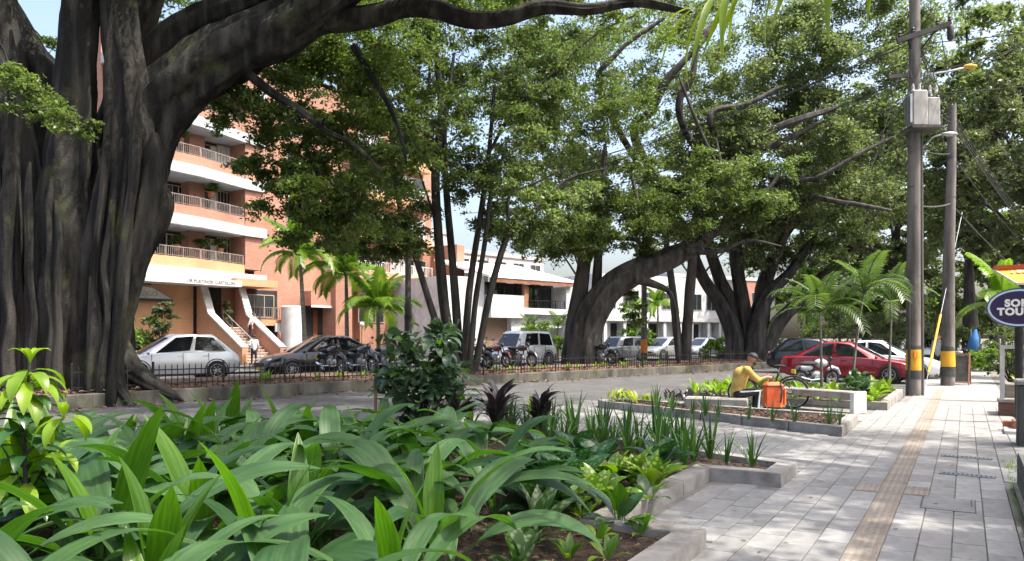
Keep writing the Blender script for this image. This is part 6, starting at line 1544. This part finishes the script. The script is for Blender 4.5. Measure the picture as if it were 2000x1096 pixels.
# ================================================================== PEOPLE
MT['skin'] = mat('skin', (.30, .16, .10), (.38, .21, .14), .5, 6)
def capsules(caps, vox, name, m, par, smooth=3):
    mb = MB()
    for a, b, ra, rb_ in caps:
        a, b = Vector(a), Vector(b); n = 6
        if (b-a).length < 1e-4: mb.ball(a, ra, 14, 10); continue
        t_ = (b-a).normalized(); ps, rs = [], []
        for i in range(5): an = math.pi/2*(1-i/4); ps.append(a - t_*ra*math.sin(an)); rs.append(max(.002, ra*math.cos(an)))
        for i in range(1, n): ps.append(a.lerp(b, i/n)); rs.append(ra+(rb_-ra)*i/n)
        for i in range(5): an = math.pi/2*i/4; ps.append(b + t_*rb_*math.sin(an)); rs.append(max(.002, rb_*math.cos(an)))
        mb.tube(ps, rs, 14)
    o = mb.build(name, m, par, True, angle=180)
    r_ = o.modifiers.new('remesh', 'REMESH'); r_.mode = 'VOXEL'; r_.voxel_size = vox; r_.use_smooth_shade = True
    s_ = o.modifiers.new('smooth', 'SMOOTH'); s_.factor = .5; s_.iterations = smooth
    return o
def hand(caps, wr, dirv, side):
    """palm and five fingers continuing from the wrist along dirv; side points towards the thumb"""
    d = Vector(dirv).normalized(); s = Vector(side).normalized(); n = d.cross(s)
    wr = Vector(wr); pc = wr + d*.05; caps.append((wr, wr+d*.085, .026, .034))
    for k, (o_, L) in enumerate(((.028, .070), (.010, .080), (-.009, .074), (-.027, .058))):
        b = wr + d*.088 + s*o_; m_ = b + d*L*.5 + n*.012; e = m_ + d*L*.42 + n*.035
        caps.append((b, m_, .0105, .0095)); caps.append((m_, e, .0095, .008))
    b = wr + d*.03 + s*.03; m_ = b + d*.035 + s*.03; caps.append((b, m_, .013, .011)); caps.append((m_, m_+d*.035+n*.01, .011, .009))
def head(par, c, fwd, hr=.105, hair=None, yaw=0):
    c = Vector(c); f = Vector(fwd).normalized(); s = Vector((0, 0, 1)).cross(f).normalized(); u = f.cross(s)
    caps = [(c+u*.02-f*.012, c+u*.02+f*.004, hr*.93, hr*.88), (c-u*.05+f*.025, c-u*.07+f*.035, hr*.66, hr*.5), (c+f*hr*.92+u*.0, c+f*hr*1.12-u*.028, .012, .016), (c-u*.10-f*.02, c-u*.17-f*.035, .055, .06)]
    for sd in (1, -1): caps.append((c+s*sd*hr*.90-f*.01+u*.012, c+s*sd*hr*.92-f*.015-u*.03, .02, .014))
    o = capsules(caps, .011, 'head', MT['skin'], par)
    for sd in (1, -1): MB().ball(c+f*hr*.80+s*sd*.036+u*.008, .012, 8, 6).build('eye', MT['blackpaint'], o, True)
    return o
# seated cyclist: faces right (local +x), local frame at the feet side of the block
q = G(1458, 806); sp_ = thing('person', 'person in mustard shirt and dark cap seated on the block bending over an orange bag', 'person', q + Vector((0, .05, 0)), -.05)
yel = mat('shirt_mustard', (.42, .27, .06), (.60, .41, .12), .8, 5, 4, .3, 30); blk = mat('trousers_black', (.012, .012, .014), (.03, .03, .032), .85, 6); wht = flat('stripe_white', (.75, .75, .75), .7)
hip = Vector((-.12, .16, .40)); ch = Vector((-.06, .16, .78)); nk = Vector((.06, .16, .95)); hd = Vector((.17, .14, 1.10))
shl, shr = Vector((.03, .34, .88)), Vector((.03, -.03, .88)); el, er = Vector((.24, .36, .70)), Vector((.22, -.05, .68)); wl, wr_ = Vector((.45, .24, .75)), Vector((.44, .06, .73))
capsules([(hip, hip+Vector((0, 0, .12)), .155, .15), (hip+Vector((0, 0, .1)), ch, .15, .165), (ch, nk-Vector((.02, 0, .05)), .16, .09), (shl, shr, .085, .085), (shl, el, .075, .062), (shr, er, .075, .062), (el, el.lerp(wl, .25), .06, .055), (er, er.lerp(wr_, .25), .06, .055)], .018, 'shirt', yel, sp_)
caps = [(el.lerp(wl, .15), wl, .044, .03), (er.lerp(wr_, .15), wr_, .044, .03)]
hand(caps, wl, (.8, -.35, -.15), (0, 0, 1)); hand(caps, wr_, (.8, .25, -.15), (0, 0, 1))
capsules(caps, .008, 'forearms', MT['skin'], sp_, 2)
ho = head(sp_, hd, (.88, 0, -.42), .105)
kl, kr = Vector((.28, .28, .42)), Vector((.27, .02, .43)); fl_, fr2 = Vector((.24, .28, .06)), Vector((.25, .02, .06))
capsules([(hip+Vector((-.02, .07, -.02)), kl, .105, .07), (hip+Vector((-.02, -.07, -.02)), kr, .105, .07), (kl, fl_, .068, .045), (kr, fr2, .068, .045)], .016, 'trousers', blk, sp_)
m = MB().tube([hip+Vector((.0, -.18, .03)), hip.lerp(kr, .5)+Vector((0, -.105, .02)), kr+Vector((.01, -.072, .02)), kr.lerp(fr2, .5)+Vector((0, -.062, 0)), fr2+Vector((0, -.05, .02))], .018, 6).build('stripe', wht, sp_, True)
for f_ in (fl_, fr2): capsules([(f_+Vector((-.04, 0, -.01)), f_+Vector((.17, 0, -.02)), .045, .038)], .012, 'shoe', flat('shoe_dark', (.03, .03, .032), .6), sp_)
cf = Vector((.88, 0, -.42)).normalized(); cu_ = Vector((.42, 0, .88)).normalized()
cp = MB(); cp.ball(hd+cu_*.035-cf*.012, .118, 16, 10, (1, 1, .92)); 
bm = cp.build('cap', flat('cap_dark', (.010, .013, .017), .7), sp_, True)
for v in list(bm.data.vertices):
    d_ = (Vector(v.co)-(hd+cu_*.035-cf*.012)); k_ = d_.dot(cu_)
    if k_ < 0.01: v.co = Vector(v.co) + cu_*(0.01-k_)
MB().extr([hd+cu_*.05+cf*.09+Vector((0, -.075, 0)), hd+cu_*.045+cf*.20+Vector((0, -.05, -.0)), hd+cu_*.045+cf*.20+Vector((0, .05, 0)), hd+cu_*.05+cf*.09+Vector((0, .075, 0))], cu_*.012).build('cap_brim', flat('cap_blue', (.08, .14, .17), .7), bm)
capsules([(hd+cf*.075-cu_*.052+Vector((0, -.03, 0)), hd+cf*.075-cu_*.052+Vector((0, .03, 0)), .052, .052)], .010, 'face_mask', MT['blackpaint'], sp_)
# orange delivery bag
q = G(1507, 803); t = thing('delivery_bag', 'orange delivery backpack standing at the feet of the cyclist', 'bag', q+Vector((.0, -.08, 0)), -.15)
ob = mat('bag_orange', (.70, .11, .03), (.85, .17, .05), .6, 4, 4, .2, 20)
bm_ = MB().box(-.20, .20, -.14, .14, .10, .62, .06).build('bag_body', ob, t)
MB().box(-.205, .205, -.145, .145, .52, .54).build('zip_band', MT['blackpaint'], t); MB().tube([(.12, -.16, .62), (.15, -.20, .45), (.13, -.16, .2)], [.02, .024, .02], 6).build('strap', MT['blackpaint'], t, True)
MB().box(.203, .25, -.11, .11, .14, .5, .02).build('side_pocket', ob, t); MB().tube([(-.08, 0, .61), (0, 0, .68), (.08, 0, .61)], .014, 6).build('grab_handle', MT['blackpaint'], t, True)
MB().box(-.18, .18, -.12, .12, 0, .10, .02).build('base', MT['blackpaint'], t)
# standing person by the stairs
def stand(label, q, rz, shirt, trousers, bend=0.):
    t = thing('person', label, 'person', q, rz)
    hp = Vector((0, 0, .92)); ch = Vector((.0+bend*.2, 0, 1.25)); nk = Vector((bend*.3, 0, 1.45)); hd_ = Vector((.02+bend*.35, 0, 1.60))
    capsules([(hp, ch, .135, .15), (ch, nk-Vector((0, 0, .06)), .15, .09), (nk+Vector((0, .17, -.07)), nk+Vector((0, -.17, -.07)), .075, .075), (nk+Vector((0, .19, -.08)), Vector((0, .24, 1.14)), .06, .05), (nk+Vector((0, -.19, -.08)), Vector((.0, -.24, 1.14)), .06, .05)], .018, 'shirt', shirt, t)
    caps = [(Vector((0, .24, 1.16)), Vector((.08, .24, .90)), .042, .03), (Vector((0, -.24, 1.16)), Vector((.08, -.24, .90)), .042, .03)]
    hand(caps, (.08, .24, .90), (.15, 0, -1), (1, 0, 0)); hand(caps, (.08, -.24, .90), (.15, 0, -1), (1, 0, 0))
    capsules(caps, .010, 'forearms', MT['skin'], t, 2); head(t, hd_, (1, 0, -.05))
    capsules([(hp+Vector((0, .08, 0)), Vector((.05, .1, .48)), .10, .065), (hp+Vector((0, -.08, 0)), Vector((-.02, -.1, .48)), .10, .065), (Vector((.05, .1, .48)), Vector((.08, .1, .08)), .062, .045), (Vector((-.02, -.1, .48)), Vector((-.12, -.1, .09)), .062, .045)], .018, 'trousers', trousers, t)
    for s_ in (Vector((.08, .1, .045)), Vector((-.12, -.1, .045))): capsules([(s_+Vector((-.05, 0, 0)), s_+Vector((.14, 0, -.005)), .045, .036)], .014, 'shoe', MT['blackpaint'], t)
    MB().ball(hd_+Vector((-.02, 0, .045)), .112, 12, 8, (1, .95, .85)).build('hair', flat('hair_black', (.01, .009, .008), .6), t, True)
    return t
p = P(496, 660, 43.3); stand('person in white shirt and dark trousers at the foot of the entrance stairs', (p.x, p.y, 0), 2.2, mat('shirt_white', (.6, .6, .6), (.75, .75, .74), .8), blk)
p = AF.p0 + AF.x*1.85 + AF.y*(y0-5.5*run); stand('person in white top climbing the entrance stairs', (p.x, p.y, 2.2-5*rise+.005), .5, mat('shirt_pale', (.62, .62, .62), (.78, .78, .77), .8), blk, .6)
p = P(1833, 660, 30.5); stand('person in grey standing half hidden behind the farther pole', (p.x, p.y, 0), -2.4, mat('shirt_grey', (.16, .17, .19), (.24, .25, .27), .8), blk)

# a few fallen leaves on the pavement
mb = MB(); rr = random.Random(44)
for i in range(170):
    p = SN(rr.uniform(4.5, 17), rr.uniform(-4.5, .3), .008)
    if any(inside((p.dot(SV), p.dot(NV)), pl) for pl in (PL1, PL2)): continue
    a = rr.uniform(0, 6.28); L = rr.uniform(.012, .035); d_ = Vector((math.cos(a), math.sin(a), rr.uniform(-.2, .3)))*L; e = Vector((-math.sin(a), math.cos(a), rr.uniform(-.2, .2)))*L*.45
    mb.add([p-d_, p-e, p+d_, p+e], [(0, 1, 2, 3)])
tag(mb.build('pavement_leaves', MT['chip']), 'scattered small dry leaves on the pavement', kind='stuff')

# ================================================================== small leftovers
for o in list(COL.objects):
    if o.type == 'MESH' and o.parent is None and 'kind' not in o and 'label' not in o:
        o['kind'] = 'structure'
